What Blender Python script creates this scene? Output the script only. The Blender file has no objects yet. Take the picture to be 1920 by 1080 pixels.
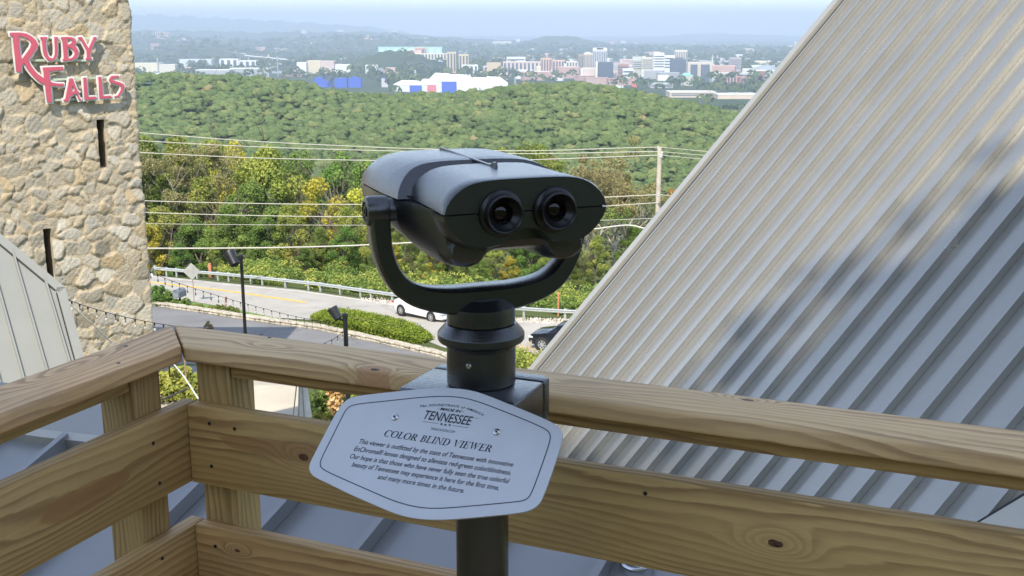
import bpy, bmesh, math, random
import numpy as np
from mathutils import Vector, Matrix

SC = bpy.context.scene
COL = SC.collection
rnd = random.Random(7)
R = math.radians

# ------------------------------------------------------------------ camera
FPX = 2100.0
PITCH = R(12.93)
SP, CP = math.sin(PITCH), math.cos(PITCH)
CAMZ = 1.74
cam_d = bpy.data.cameras.new('camera')
cam = bpy.data.objects.new('camera', cam_d)
COL.objects.link(cam)
cam.location = (0, 0, CAMZ)
cam.rotation_euler = (R(90) - PITCH, 0, 0)
cam_d.sensor_width = 36
cam_d.lens = FPX / 1920 * 36
cam_d.clip_start = 0.05
cam_d.clip_end = 90000
SC.camera = cam

# ------------------------------------------------------------------ light
SUN_EL = R(51)
SUN_H = Vector((-0.231, -0.973, 0)).normalized()
SUN = Vector((SUN_H.x * math.cos(SUN_EL), SUN_H.y * math.cos(SUN_EL), math.sin(SUN_EL)))
w = bpy.data.worlds.new('World')
SC.world = w
w.use_nodes = True
wn = w.node_tree
bg = wn.nodes['Background']
sky = wn.nodes.new('ShaderNodeTexSky')
sky.sky_type = 'NISHITA'
sky.sun_disc = False
sky.sun_elevation = SUN_EL
sky.sun_rotation = math.atan2(SUN_H.x, SUN_H.y)
sky.altitude = 300
sky.air_density = 0.9
sky.dust_density = 0.2
sky.ozone_density = 1.2
hs0 = wn.nodes.new('ShaderNodeHueSaturation'); hs0.inputs['Saturation'].default_value = 0.70
wn.links.new(sky.outputs[0], hs0.inputs['Color']); wn.links.new(hs0.outputs[0], bg.inputs[0])
bg.inputs[1].default_value = 0.15
sun_d = bpy.data.lights.new('sun', 'SUN')
sun_d.energy = 2.45
sun_d.angle = R(0.55)
sun_d.color = (1.0, 0.93, 0.80)
sun = bpy.data.objects.new('sun', sun_d)
COL.objects.link(sun)
sun.rotation_euler = (-SUN).to_track_quat('-Z', 'Y').to_euler()
SC.view_settings.view_transform = 'Standard'
SC.view_settings.look = 'None'
SC.view_settings.gamma = 1.0
SC.view_settings.exposure = 1.42
SC.cycles.max_bounces = 8
SC.cycles.diffuse_bounces = 3
SC.cycles.glossy_bounces = 3
SC.cycles.transmission_bounces = 4
SC.cycles.transparent_max_bounces = 8
SC.cycles.volume_bounces = 1
SC.cycles.sample_clamp_indirect = 6

# ------------------------------------------------------------------ geometry helpers
O = Vector((0, 0, CAMZ))
def ray(u, v):
    x = (u - 960) / FPX; y = -(v - 540) / FPX
    return Vector((x, CP + y * SP, y * CP - SP))
def px(u, v, depth):
    return O + ray(u, v) * depth
def pz(u, v, z):
    r = ray(u, v); return O + r * ((z - CAMZ) / r.z)
def pl(u, v, p0, n):
    r = ray(u, v); return O + r * ((p0 - O).dot(n) / r.dot(n))

class MB:
    """collects faces that become one mesh object"""
    def __init__(s):
        s.v = []; s.f = []; s.m = []
    def add(s, vs, fs, mi=0):
        b = len(s.v); s.v += [tuple(q) for q in vs]
        s.f += [tuple(b + i for i in f) for f in fs]; s.m += [mi] * len(fs)
        return s
    def box(s, c, size, ax=None, mi=0):
        ax = ax or (Vector((1, 0, 0)), Vector((0, 1, 0)), Vector((0, 0, 1)))
        c = Vector(c); h = [k / 2 for k in size]
        vs = [c + ax[0] * h[0] * i + ax[1] * h[1] * j + ax[2] * h[2] * k for i in (-1, 1) for j in (-1, 1) for k in (-1, 1)]
        return s.add(vs, [(0, 1, 3, 2), (4, 6, 7, 5), (0, 4, 5, 1), (2, 3, 7, 6), (0, 2, 6, 4), (1, 5, 7, 3)], mi)
    def prism(s, pts, ext, mi=0):
        n = len(pts); ext = Vector(ext); pts = [Vector(p) for p in pts]
        vs = pts + [p + ext for p in pts]
        fs = [tuple(range(n))[::-1], tuple(range(n, 2 * n))] + [(i, (i + 1) % n, n + (i + 1) % n, n + i) for i in range(n)]
        return s.add(vs, fs, mi)
    def loft(s, rings, caps=True, closed=True, mi=0):
        n = len(rings[0]); vs = [q for r in rings for q in r]; fs = []
        for k in range(len(rings) - 1):
            for i in range(n if closed else n - 1):
                j = (i + 1) % n
                fs.append((k * n + i, k * n + j, (k + 1) * n + j, (k + 1) * n + i))
        if caps:
            fs.append(tuple(range(n))[::-1]); fs.append(tuple((len(rings) - 1) * n + i for i in range(n)))
        return s.add(vs, fs, mi)
    def tube(s, pts, rad, n=8, caps=True, mi=0):
        pts = [Vector(p) for p in pts]; rings = []
        up = Vector((0, 0, 1)); last = None
        for i, p in enumerate(pts):
            t = (pts[min(i + 1, len(pts) - 1)] - pts[max(i - 1, 0)]).normalized()
            if last is None:
                a = t.cross(up)
                if a.length < 0.05: a = t.cross(Vector((1, 0, 0)))
            else:
                a = last - t * last.dot(t)
            a.normalize(); last = a; b = t.cross(a)
            r = rad[i] if isinstance(rad, (list, tuple)) else rad
            rings.append([p + (a * math.cos(2 * math.pi * k / n) + b * math.sin(2 * math.pi * k / n)) * r for k in range(n)])
        return s.loft(rings, caps, mi=mi)
    def lathe(s, prof, c, axis=(0, 0, 1), n=32, mi=0):
        axis = Vector(axis).normalized(); c = Vector(c)
        a = axis.cross(Vector((0, 0, 1)))
        if a.length < 0.05: a = axis.cross(Vector((1, 0, 0)))
        a.normalize(); b = axis.cross(a)
        rings = [[c + axis * h + (a * math.cos(2 * math.pi * k / n) + b * math.sin(2 * math.pi * k / n)) * max(r, 1e-5) for k in range(n)] for r, h in prof]
        return s.loft(rings, True, mi=mi)
    def build(s, name, mats, parent=None, smooth=False, bevel=0, seg=2, angle=35):
        me = bpy.data.meshes.new(name)
        off = wloc(parent)
        me.from_pydata([(q[0] - off[0], q[1] - off[1], q[2] - off[2]) for q in s.v], [], s.f)
        for m in (mats if isinstance(mats, (list, tuple)) else [mats]): me.materials.append(m)
        me.polygons.foreach_set('material_index', s.m)
        bm = bmesh.new(); bm.from_mesh(me)
        bmesh.ops.recalc_face_normals(bm, faces=bm.faces)
        if bevel:
            es = [e for e in bm.edges if len(e.link_faces) == 2 and e.calc_face_angle(0) > R(30)]
            bmesh.ops.bevel(bm, geom=es, offset=bevel, segments=seg, affect='EDGES', profile=0.5)
        bm.to_mesh(me); bm.free()
        if smooth:
            me.polygons.foreach_set('use_smooth', [True] * len(me.polygons))
            me.set_sharp_from_angle(angle=R(angle))
        return link(name, me, parent)

def wloc(p):
    v = Vector((0, 0, 0))
    while p is not None:
        v += p.location; p = p.parent
    return v
def link(name, me, parent=None):
    o = bpy.data.objects.new(name, me); COL.objects.link(o)
    if parent is not None: o.parent = parent
    return o
def thing(name, label, cat, loc=(0, 0, 0), group=None):
    o = bpy.data.objects.new(name, None); COL.objects.link(o); o.location = loc
    o.empty_display_size = 0.1
    return tag(o, label, cat, group)
def tag(o, label, cat, group=None, kind=None):
    if label: o['label'] = label
    if cat: o['category'] = cat
    if group: o['group'] = group
    if kind: o['kind'] = kind
    return o
def struct(o, label=None):
    o['kind'] = 'structure'
    if label: o['label'] = label
    return o
def copy_tree(o, parent=None):
    c = o.copy(); COL.objects.link(c)
    if parent is not None: c.parent = parent
    for ch in [k for k in bpy.data.objects if k.parent == o]: copy_tree(ch, c)
    return c
def np_mesh(name, V, F, mat, parent=None, attr=None, smooth=False):
    me = bpy.data.meshes.new(name)
    V = np.ascontiguousarray(V, dtype=np.float32); F = np.ascontiguousarray(F, dtype=np.int32)
    k = F.shape[1]
    me.vertices.add(len(V)); me.vertices.foreach_set('co', V.ravel())
    me.loops.add(F.size); me.loops.foreach_set('vertex_index', F.ravel())
    me.polygons.add(len(F)); me.polygons.foreach_set('loop_start', np.arange(0, F.size, k, dtype=np.int32))
    me.polygons.foreach_set('loop_total', np.full(len(F), k, dtype=np.int32))
    me.update(calc_edges=True)
    if attr:
        for an, arr in attr.items():
            a = me.attributes.new(an, 'FLOAT', 'POINT'); a.data.foreach_set('value', np.ascontiguousarray(arr, dtype=np.float32))
    if smooth: me.polygons.foreach_set('use_smooth', np.ones(len(F), dtype=bool))
    me.materials.append(mat)
    return link(name, me, parent)

# ------------------------------------------------------------------ material helpers
class NT:
    def __init__(s, name):
        s.mat = bpy.data.materials.new(name); s.mat.use_nodes = True
        s.t = s.mat.node_tree; s.p = s.t.nodes['Principled BSDF']; s.out = s.t.nodes['Material Output']
    def n(s, typ, **kw):
        nd = s.t.nodes.new('ShaderNode' + typ)
        for k, val in kw.items():
            if k.startswith('_'): s.set(nd, int(k[1:]), val)
            elif k in nd.inputs.keys(): s.set(nd, k, val)
            else: setattr(nd, k, val)
        return nd
    def set(s, nd, key, val):
        if isinstance(val, bpy.types.NodeSocket): s.t.links.new(val, nd.inputs[key])
        elif isinstance(val, bpy.types.Node): s.t.links.new(val.outputs[0], nd.inputs[key])
        else: nd.inputs[key].default_value = val
    def math(s, op, a, b=0.0, c=0.0):
        nd = s.n('Math', operation=op); s.set(nd, 0, a); s.set(nd, 1, b); s.set(nd, 2, c); return nd.outputs[0]
    def mix(s, f, a, b, blend='MIX'):
        nd = s.n('Mix', data_type='RGBA', blend_type=blend); s.set(nd, 0, f); s.set(nd, 6, a); s.set(nd, 7, b); return nd.outputs[2]
    def ramp(s, f, stops, interp='LINEAR'):
        nd = s.n('ValToRGB'); s.set(nd, 0, f); cr = nd.color_ramp; cr.interpolation = interp
        while len(cr.elements) < len(stops): cr.elements.new(0.5)
        for e, (p, c) in zip(cr.elements, stops):
            e.position = p; e.color = c if len(c) == 4 else (*c, 1)
        return nd.outputs[0]
    def noise(s, vec, scale, detail=3, rough=0.55):
        nd = s.n('TexNoise', Scale=scale, Detail=detail, Roughness=rough)
        if vec is not None: s.set(nd, 'Vector', vec)
        return nd.outputs[0]
    def bump(s, h, strength=0.3, dist=0.01):
        nd = s.n('Bump', Strength=strength, Distance=dist); s.set(nd, 'Height', h); s.set(s.p, 'Normal', nd); return nd
    def base(s, col, rough=0.6, metal=0.0, spec=0.5):
        s.set(s.p, 'Base Color', col if isinstance(col, bpy.types.NodeSocket) else (*col, 1) if len(col) == 3 else col)
        s.set(s.p, 'Roughness', rough); s.set(s.p, 'Metallic', metal); s.set(s.p, 'Specular IOR Level', spec); return s
def obco(m):
    return m.n('TexCoord').outputs['Object']
def geo(m):
    return m.n('NewGeometry').outputs['Position']
def simple(name, col, rough=0.6, metal=0.0, var=0.12, scale=3.0, bump=0.0, bscale=60, spec=0.5):
    m = NT(name); c = obco(m)
    f = m.noise(c, scale, 4)
    a = tuple(k * (1 - var) for k in col); b = tuple(min(1, k * (1 + var)) for k in col)
    m.base(m.ramp(f, [(0.3, a), (0.7, b)]), rough, metal, spec)
    if bump: m.bump(m.noise(c, bscale, 3), bump, 0.004)
    return m.mat

# painted standing-seam metal
def metal_mat(name, col, rough, metal=0.35):
    m = NT(name); c = obco(m)
    f = m.noise(c, 1.3, 4); g = m.noise(c, 22, 3)
    col2 = tuple(k * 0.86 for k in col)
    m.base(m.mix(f, (*col2, 1), (*col, 1)), rough, metal, 0.6)
    m.set(m.p, 'Roughness', m.math('MULTIPLY_ADD', f, 0.14, rough - 0.05))
    m.bump(m.math('ADD', m.math('MULTIPLY', f, 1.0), m.math('MULTIPLY', g, 0.004)), 0.26, 0.02)
    return m.mat
M_roof = metal_mat('roof_metal', (0.375, 0.365, 0.335), 0.23, 0.55)
M_roof_low = metal_mat('roof_metal_low', (0.27, 0.27, 0.27), 0.30, 0.4)
M_roof_pale = metal_mat('roof_metal_pale', (0.27, 0.27, 0.24), 0.55, 0.1)
M_trim = metal_mat('trim_metal', (0.40, 0.38, 0.33), 0.38, 0.3)
M_dark = simple('dark_gap', (0.015, 0.015, 0.017), 0.8)

# black textured powder coat
def powder(name, col, rough, bs=0.35, scale=420, spec=1.0):
    m = NT(name); c = obco(m)
    f = m.n('TexVoronoi', Scale=scale, feature='SMOOTH_F1'); m.set(f, 'Vector', c)
    g = m.noise(c, scale * 1.7, 3); d = m.noise(c, 6, 3)
    m.base(m.mix(d, (*[k * 0.8 for k in col], 1), (*[k * 1.25 for k in col], 1)), rough, 0.0, spec)
    m.set(m.p, 'Roughness', m.math('MULTIPLY_ADD', g, 0.16, rough - 0.06))
    m.bump(m.math('ADD', f.outputs[0], g), bs, 0.0012)
    return m.mat
M_black = powder('black_powder_coat', (0.010, 0.0105, 0.012), 0.22, 0.22, 420)
M_black_rough = powder('black_cast_coat', (0.013, 0.0135, 0.015), 0.20, 0.30, 380)
M_black_sm = powder('black_rubber', (0.005, 0.005, 0.0055), 0.28, 0.08, 420, .45)
M_box = powder('black_gloss_coat', (0.014, 0.016, 0.020), 0.13, 0.4, 260)
M_lens = simple('coated_lens', (0.008, 0.004, 0.004), 0.04, 0.2)
M_steel = simple('bright_steel', (0.55, 0.55, 0.55), 0.25, 1.0)
M_plaque = simple('brushed_plaque', (0.48, 0.485, 0.49), 0.40, 0.35, 0.04, 9)
M_ink = simple('plaque_ink', (0.012, 0.014, 0.022), 0.5)
M_groove = simple('plaque_groove', (0.03, 0.035, 0.05), 0.5)

# wood with grain written as contour lines of a field bent round the knots
def wood(name, seed, knots=(), freq=52, tint=(1, 1, 1), vertical=False, amp=2.6, eyes=(), patches=()):
    freq = freq * 1.2
    """X runs along the board, Y across its wide face, Z through it"""
    m = NT(name); c = obco(m); rr = random.Random(seed)
    sp = m.n('SeparateXYZ'); m.set(sp, 0, c); x, y, z = sp.outputs
    ox, oy = rr.uniform(0, 50), rr.uniform(0, 50)
    def vec(sx, sy, sz):
        nd = m.n('CombineXYZ'); m.set(nd, 0, m.math('MULTIPLY_ADD', x, sx, ox)); m.set(nd, 1, m.math('MULTIPLY_ADD', y, sy, oy)); m.set(nd, 2, m.math('MULTIPLY', z, sz)); return nd.outputs[0]
    low = m.noise(vec(1.1, 4.5, 4.5), 1.0, 2, 0.45)
    mid = m.noise(vec(5, 26, 26), 1.0, 3, 0.6)
    Rf = m.math('MULTIPLY', y, freq)
    Rf = m.math('MULTIPLY_ADD', z, freq * 1.15, Rf)
    Rf = m.math('MULTIPLY_ADD', low, amp * 3.4, Rf)
    Rf = m.math('MULTIPLY_ADD', mid, 1.1, Rf)
    kmask = None
    def gauss(kx, ky, sx, sy, kz=None, sz=1.0):
        dx = m.math('MULTIPLY', m.math('SUBTRACT', x, kx), 1 / sx); dy = m.math('MULTIPLY', m.math('SUBTRACT', y, ky), 1 / sy)
        d2 = m.math('ADD', m.math('MULTIPLY', dx, dx), m.math('MULTIPLY', dy, dy))
        return m.math('EXPONENT', m.math('MULTIPLY', d2, -1.0)), d2
    for (kx, ky, rad) in knots:
        g, d2 = gauss(kx, ky, rad * 4.5, rad * 2.0)
        Rf = m.math('MULTIPLY_ADD', g, 4.2, Rf)
        nz = m.noise(vec(45, 45, 45), 1.0, 3)
        g2, d3 = gauss(kx, ky, rad * 1.15, rad * 0.62)
        dd = m.math('ADD', d3, m.math('MULTIPLY_ADD', nz, 1.6, -0.8))
        mk = m.math('LESS_THAN', dd, 0.9)
        kmask = mk if kmask is None else m.math('MAXIMUM', kmask, mk)
    for (kx, ky, sx, sy, a) in eyes:
        g, d2 = gauss(kx, ky, sx, sy)
        Rf = m.math('MULTIPLY_ADD', g, a, Rf)
    fr = m.math('FRACT', Rf)
    fine = m.noise(vec(9, 700, 700), 1.0, 4, 0.7)
    blot = m.noise(vec(2.2, 9, 9), 1.0, 3)
    t = tint
    early = (0.60 * t[0], 0.430 * t[1], 0.195 * t[2]); late = (0.20 * t[0], 0.108 * t[1], 0.042 * t[2]); midc = (0.49 * t[0], 0.335 * t[1], 0.148 * t[2])
    col = m.ramp(fr, [(0.0, early), (0.40, midc), (0.72, late), (0.90, late), (1.0, early)])
    flat = m.mix(m.ramp(blot, [(0.35, (0, 0, 0)), (0.65, (1, 1, 1))]), (*[k * 0.80 for k in early], 1), (*[k * 1.12 for k in early], 1))
    lw = m.noise(vec(1.6, 16, 16), 1.0, 3)
    col = m.mix(m.ramp(lw, [(0.30, (0.22,) * 3), (0.58, (0.95,) * 3)]), flat, col)
    col = m.mix(m.math('MULTIPLY_ADD', fine, 1.3, -0.12), (*[k * 0.72 for k in midc], 1), col)
    for (kx, ky, sx, sy) in patches:
        g, d2 = gauss(kx, ky, sx, sy)
        nz = m.noise(vec(8, 60, 60), 1.0, 3)
        mk = m.ramp(m.math('ADD', d2, m.math('MULTIPLY_ADD', nz, 0.7, -0.35)), [(0.85, (0.6,) * 3), (1.0, (0, 0, 0))])
        col = m.mix(mk, col, (0.30 * t[0], 0.155 * t[1], 0.065 * t[2], 1))
    dirt = m.noise(vec(3, 5, 5), 1.0, 5, .7)
    col = m.mix(m.ramp(dirt, [(0.50, (0, 0, 0)), (0.75, (0.35,) * 3)]), col, (0.22, 0.17, 0.11, 1))
    rgh = 0.62
    if kmask is not None:
        col = m.mix(kmask, col, m.ramp(m.noise(vec(60, 60, 60), 1.0, 4), [(0.35, (0.018, 0.010, 0.006)), (0.6, (0.13, 0.060, 0.028))]))
    m.base(col, rgh, 0, 0.35)
    h = m.math('ADD', m.math('MULTIPLY', fine, 0.5), m.math('MULTIPLY', fr, 0.35))
    if kmask is not None: h = m.math('SUBTRACT', h, m.math('MULTIPLY', kmask, 2.0))
    m.bump(h, 0.35, 0.0012)
    return m.mat

# stone
def stone_mat():
    m = NT('field_stone'); 
    a = m.n('Attribute', attribute_name='stone').outputs['Fac']; e = m.n('Attribute', attribute_name='edge').outputs['Fac']
    c = obco(m)
    base = m.ramp(a, [(0.0, (0.34, 0.29, 0.21)), (0.16, (0.58, 0.51, 0.40)), (0.3, (0.42, 0.37, 0.29)), (0.45, (0.68, 0.62, 0.51)), (0.6, (0.50, 0.42, 0.30)), (0.75, (0.47, 0.44, 0.38)), (0.9, (0.58, 0.43, 0.24)), (1.0, (0.72, 0.66, 0.53))])
    n1 = m.noise(c, 5, 5, 0.65); n2 = m.noise(c, 22, 4, 0.7)
    col = m.mix(m.ramp(n1, [(0.3, (0, 0, 0)), (0.7, (1, 1, 1))]), m.mix(0.35, base, (0.30, 0.26, 0.20, 1)), base)
    col = m.mix(m.ramp(n2, [(0.45, (0, 0, 0)), (0.8, (0.5,) * 3)]), col, (0.55, 0.49, 0.39, 1))
    mortar = m.mix(n1, (0.48, 0.39, 0.26, 1), (0.58, 0.48, 0.33, 1))
    col = m.mix(m.ramp(e, [(0.0, (1, 1, 1)), (0.02, (1, 1, 1)), (0.07, (0, 0, 0))]), col, mortar)
    col = m.mix(m.ramp(e, [(0.0, (0.75,) * 3), (0.006, (0.5,) * 3), (0.018, (0, 0, 0))]), col, (0.20, 0.16, 0.11, 1))
    m.base(col, 0.9, 0, 0.2); m.bump(m.math('ADD', m.math('MULTIPLY', n2, 1), n1), 0.8, 0.03)
    return m.mat
M_stone = stone_mat()

def leaf_mat(name, stops, trans=0.35):
    m = NT(name)
    a = m.n('Attribute', attribute_name='tint').outputs['Fac']
    r = m.n('ObjectInfo').outputs['Random']
    col = m.ramp(a, stops)
    hs = m.n('HueSaturation'); m.set(hs, 'Color', col); m.set(hs, 'Hue', m.math('MULTIPLY_ADD', r, 0.035, 0.485)); m.set(hs, 'Value', m.math('MULTIPLY_ADD', r, 0.35, 1.22))
    d = m.n('BsdfDiffuse'); m.set(d, 'Color', hs.outputs[0])
    if name == 'leaves_forest':
        nz = m.noise(geo(m), 0.9, 4, .7); bp = m.n('Bump', Strength=0.9, Distance=0.9); m.set(bp, 'Height', nz); m.set(d, 'Normal', bp)
        m.set(hs, 'Color', m.mix(m.ramp(m.noise(geo(m), 0.55, 4, .7), [(.35, (0, 0, 0)), (.65, (1, 1, 1))]), m.mix(.38, col, (.03, .05, .02, 1)), col))
    tr = m.n('BsdfTranslucent'); m.set(tr, 'Color', hs.outputs[0])
    mx = m.n('MixShader'); m.set(mx, 0, trans); m.set(mx, 1, d); m.set(mx, 2, tr)
    m.t.links.new(mx.outputs[0], m.out.inputs[0])
    return m.mat
L_green = leaf_mat('leaves_green', [(0, (0.08, 0.12, 0.03)), (0.5, (0.15, 0.195, 0.05)), (1, (0.24, 0.28, 0.07))])
L_lime = leaf_mat('leaves_yellow_green', [(0, (0.13, 0.165, 0.04)), (0.5, (0.245, 0.275, 0.062)), (1, (0.37, 0.36, 0.09))])
L_yellow = leaf_mat('leaves_golden', [(0, (0.20, 0.21, 0.035)), (0.5, (0.34, 0.32, 0.05)), (1, (0.46, 0.39, 0.07))])
L_dark = leaf_mat('leaves_deep_green', [(0, (0.06, 0.105, 0.028)), (0.5, (0.11, 0.17, 0.04)), (1, (0.19, 0.25, 0.06))])
L_brown = leaf_mat('leaves_brown_sparse', [(0, (0.15, 0.15, 0.06)), (0.5, (0.23, 0.21, 0.095)), (1, (0.31, 0.25, 0.12))])
L_orange = leaf_mat('leaves_orange', [(0, (0.28, 0.16, 0.03)), (0.5, (0.42, 0.22, 0.04)), (1, (0.5, 0.3, 0.06))])
L_forest = leaf_mat('leaves_forest', [(0, (0.090, 0.115, 0.045)), (0.4, (0.122, 0.148, 0.054)), (0.8, (0.155, 0.172, 0.062)), (0.94, (0.19, 0.185, 0.075)), (1, (0.23, 0.17, 0.085))], 0.2)
L_far = leaf_mat('leaves_far', [(0, (0.03, 0.055, 0.02)), (0.5, (0.055, 0.085, 0.03)), (1, (0.10, 0.12, 0.04))], 0.1)
L_hedge = leaf_mat('leaves_hedge', [(0, (0.07, 0.12, 0.02)), (0.5, (0.15, 0.21, 0.03)), (1, (0.26, 0.32, 0.05))], 0.25)
L_plume = leaf_mat('grass_plume', [(0, (0.40, 0.32, 0.18)), (1, (0.6, 0.52, 0.36))], 0.3)
L_corn = leaf_mat('dry_corn', [(0, (0.35, 0.22, 0.08)), (1, (0.6, 0.45, 0.2))], 0.2)
M_bark = simple('bark', (0.15, 0.125, 0.095), 0.9, 0, 0.35, 8, 0.8, 30)
M_bark_pale = simple('pale_bark', (0.36, 0.32, 0.26), 0.9, 0, 0.35, 6, 0.8, 30)

def leaves(centers, radii, per, size, seed, squash=0.8, outward=0.6, tint_amp=0.25):
    """a cloud of small leaf faces round clump centres -> V, F, tint"""
    g = np.random.default_rng(seed); C = np.asarray(centers, float); n = len(C); N = n * per
    d = g.normal(size=(N, 3)); d /= np.linalg.norm(d, axis=1)[:, None]
    rr = g.uniform(0.35, 1.0, N) ** 0.5
    rad = np.repeat(np.asarray(radii, float), per)
    pos = np.repeat(C, per, 0) + d * (rad * rr)[:, None] * np.array([1, 1, squash])
    nrm = d * outward + g.normal(size=(N, 3)) * 0.6 + np.array([0, 0, 0.35]); nrm /= np.linalg.norm(nrm, axis=1)[:, None]
    a = np.cross(nrm, g.normal(size=(N, 3))); a /= np.linalg.norm(a, axis=1)[:, None]; b = np.cross(nrm, a)
    sz = size * g.uniform(0.6, 1.3, N)[:, None]
    V = np.stack([pos + a * sz * .5, pos + b * sz * .32, pos - a * sz * .5, pos - b * sz * .32], 1).reshape(-1, 3)
    F = np.arange(N * 4).reshape(-1, 4)
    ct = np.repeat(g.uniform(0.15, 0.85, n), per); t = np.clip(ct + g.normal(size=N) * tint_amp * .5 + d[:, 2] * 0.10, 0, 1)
    return V, F, np.repeat(t, 4)

def ground_z(x, y):
    """height of the land"""
    y = np.asarray(y, float); x = np.asarray(x, float)
    near = np.interp(y, [-60, -16, -6, 20, 44, 58, 70, 92, 110, 150, 250, 420, 640], [22, 4, -12.5, -12.5, -12.5, -15.9, -16.5, -18.15, -25, -38, -62, -84, -92])
    crest = np.interp(x, [-1300, -420, -293, -226, -199, -155, -61, 22, 77, 133, 188, 243, 420, 1300], [-58, -52, -53, -59, -68, -73, -71, -62, -60, -70, -82, -96, -118, -155])
    yy = np.clip((y - 640) / 520, 0, 1); up = -92 + (crest + 92) * (yy * yy * (3 - 2 * yy))
    dn = np.clip((y - 1160) / 900, 0, 1); dn = crest + (-190 - crest) * (dn * dn * (3 - 2 * dn))
    return np.where(y < 640, near, np.where(y < 1160, up, dn))

# ------------------------------------------------------------------ land, from the yard to the far ridges
RIDGES = [  # distance, half depth, [(u, v of the skyline)]
    (26000, 2600, [(-900, 60), (-400, 30), (100, 22), (235, 25), (400, 33), (520, 39), (600, 44), (680, 49), (730, 55), (780, 64), (830, 75)]),
    (30000, 2600, [(1180, 80), (1230, 70), (1290, 63), (1340, 62), (1400, 65), (1500, 68), (1700, 64), (2200, 50), (2800, 60)]),
    (34000, 2500, [(600, 80), (700, 68), (860, 67), (1000, 68), (1200, 69), (1500, 72)]),
    (15000, 1300, [(-600, 60), (100, 56), (240, 57), (330, 57), (420, 58), (480, 61), (560, 58), (600, 60), (700, 59), (745, 62), (800, 67), (880, 72), (1000, 78), (1300, 84), (1500, 86)]),
    (12500, 900, [(850, 90), (960, 82), (1000, 73), (1030, 67), (1050, 66), (1080, 70), (1120, 77), (1180, 90)]),
    (10500, 900, [(-400, 70), (180, 72), (260, 70), (330, 75), (400, 80), (460, 84), (560, 80), (660, 74), (760, 76), (830, 84), (900, 92), (1400, 100)]),
    (8200, 500, [(240, 92), (330, 96), (380, 84), (440, 99), (500, 112)]),
    (5200, 330, [(640, 126), (690, 103), (740, 94), (790, 99), (830, 118), (860, 128)]),
]
def v2z(v, d):
    return CAMZ + d * (-(v - 540) / FPX * CP - SP) / (CP - (v - 540) / FPX * SP)
def land_z(x, y):
    x = np.asarray(x, float); y = np.asarray(y, float)
    z = ground_z(x, y)
    u = 960 + FPX * (x / np.maximum(y, 1)) * 1.02
    for d, hw, pts in RIDGES:
        us = [p[0] for p in pts]; hs = [max(0, v2z(p[1], d) + 190) for p in pts]
        h = np.interp(u, us, hs, left=0 if us[0] > 0 else hs[0], right=0 if us[-1] < 1900 else hs[-1])
        h = h * (1 + 0.05 * np.sin(u * 0.11 + d) + 0.035 * np.sin(u * 0.31 + d * 2))
        k = np.exp(-((y - d) / hw) ** 2)
        z = np.where(y > 2000, np.maximum(z, -190 + h * k), z)
    return z
def polar(y0, y1, ny, na, amax):
    ys = np.geomspace(y0, y1, ny); ts = np.tan(np.linspace(-amax, amax, na))
    Y, T = np.meshgrid(ys, ts, indexing='ij'); return Y * T, Y
X, Y = polar(1900, 43000, 230, 420, R(38))
Z = land_z(X, Y)
def grid_faces(ny, na):
    i = np.arange(ny - 1)[:, None] * na + np.arange(na - 1)[None]
    return np.stack([i, i + 1, i + na + 1, i + na], -1).reshape(-1, 4)
m = NT('far_land'); c = geo(m)
n1 = m.noise(c, 0.0012, 6, 0.65); n2 = m.noise(c, 0.008, 5, 0.7)
m.base(m.mix(m.ramp(n2, [(0.55, (0, 0, 0)), (0.75, (1, 1, 1))]), m.ramp(n1, [(0.3, (0.022, 0.045, 0.022)), (0.6, (0.05, 0.075, 0.03)), (0.8, (0.10, 0.11, 0.06))]), (0.13, 0.13, 0.10, 1)), 0.95, 0, 0.1)
far = np_mesh('hills', np.stack([X, Y, Z], -1).reshape(-1, 3), grid_faces(230, 420), m.mat, smooth=True); struct(far, 'hazy valley floor and blue ridges on the horizon')
# near and middle land
xs = np.concatenate([np.linspace(-1500, -200, 40)[:-1], np.linspace(-200, 200, 121), np.linspace(200, 1500, 40)[1:]])
ys = np.concatenate([np.linspace(-80, 30, 12)[:-1], np.linspace(30, 160, 90)[:-1], np.linspace(160, 2000, 100)])
Yg, Xg = np.meshgrid(ys, xs, indexing='ij')
Zg = ground_z(Xg, Yg)
Zg = Zg + np.where(Yg > 90, np.sin(Xg * .21) * np.cos(Yg * .17) * .4, 0)
m = NT('ground_earth'); c = geo(m)
n1 = m.noise(c, 0.12, 5, 0.7); n2 = m.noise(c, 2.5, 4, 0.7)
m.base(m.mix(n2, m.ramp(n1, [(0.3, (0.05, 0.075, 0.02)), (0.6, (0.09, 0.12, 0.03)), (0.8, (0.16, 0.14, 0.08))]), (0.10, 0.11, 0.05, 1)), 0.95, 0, 0.1); m.bump(n2, 0.8, 0.1)
gr = np_mesh('ground', np.stack([Xg, Yg, Zg], -1).reshape(-1, 3), grid_faces(len(ys), len(xs)), m.mat, smooth=True); struct(gr, 'grassy hillside falling away below the deck')

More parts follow.
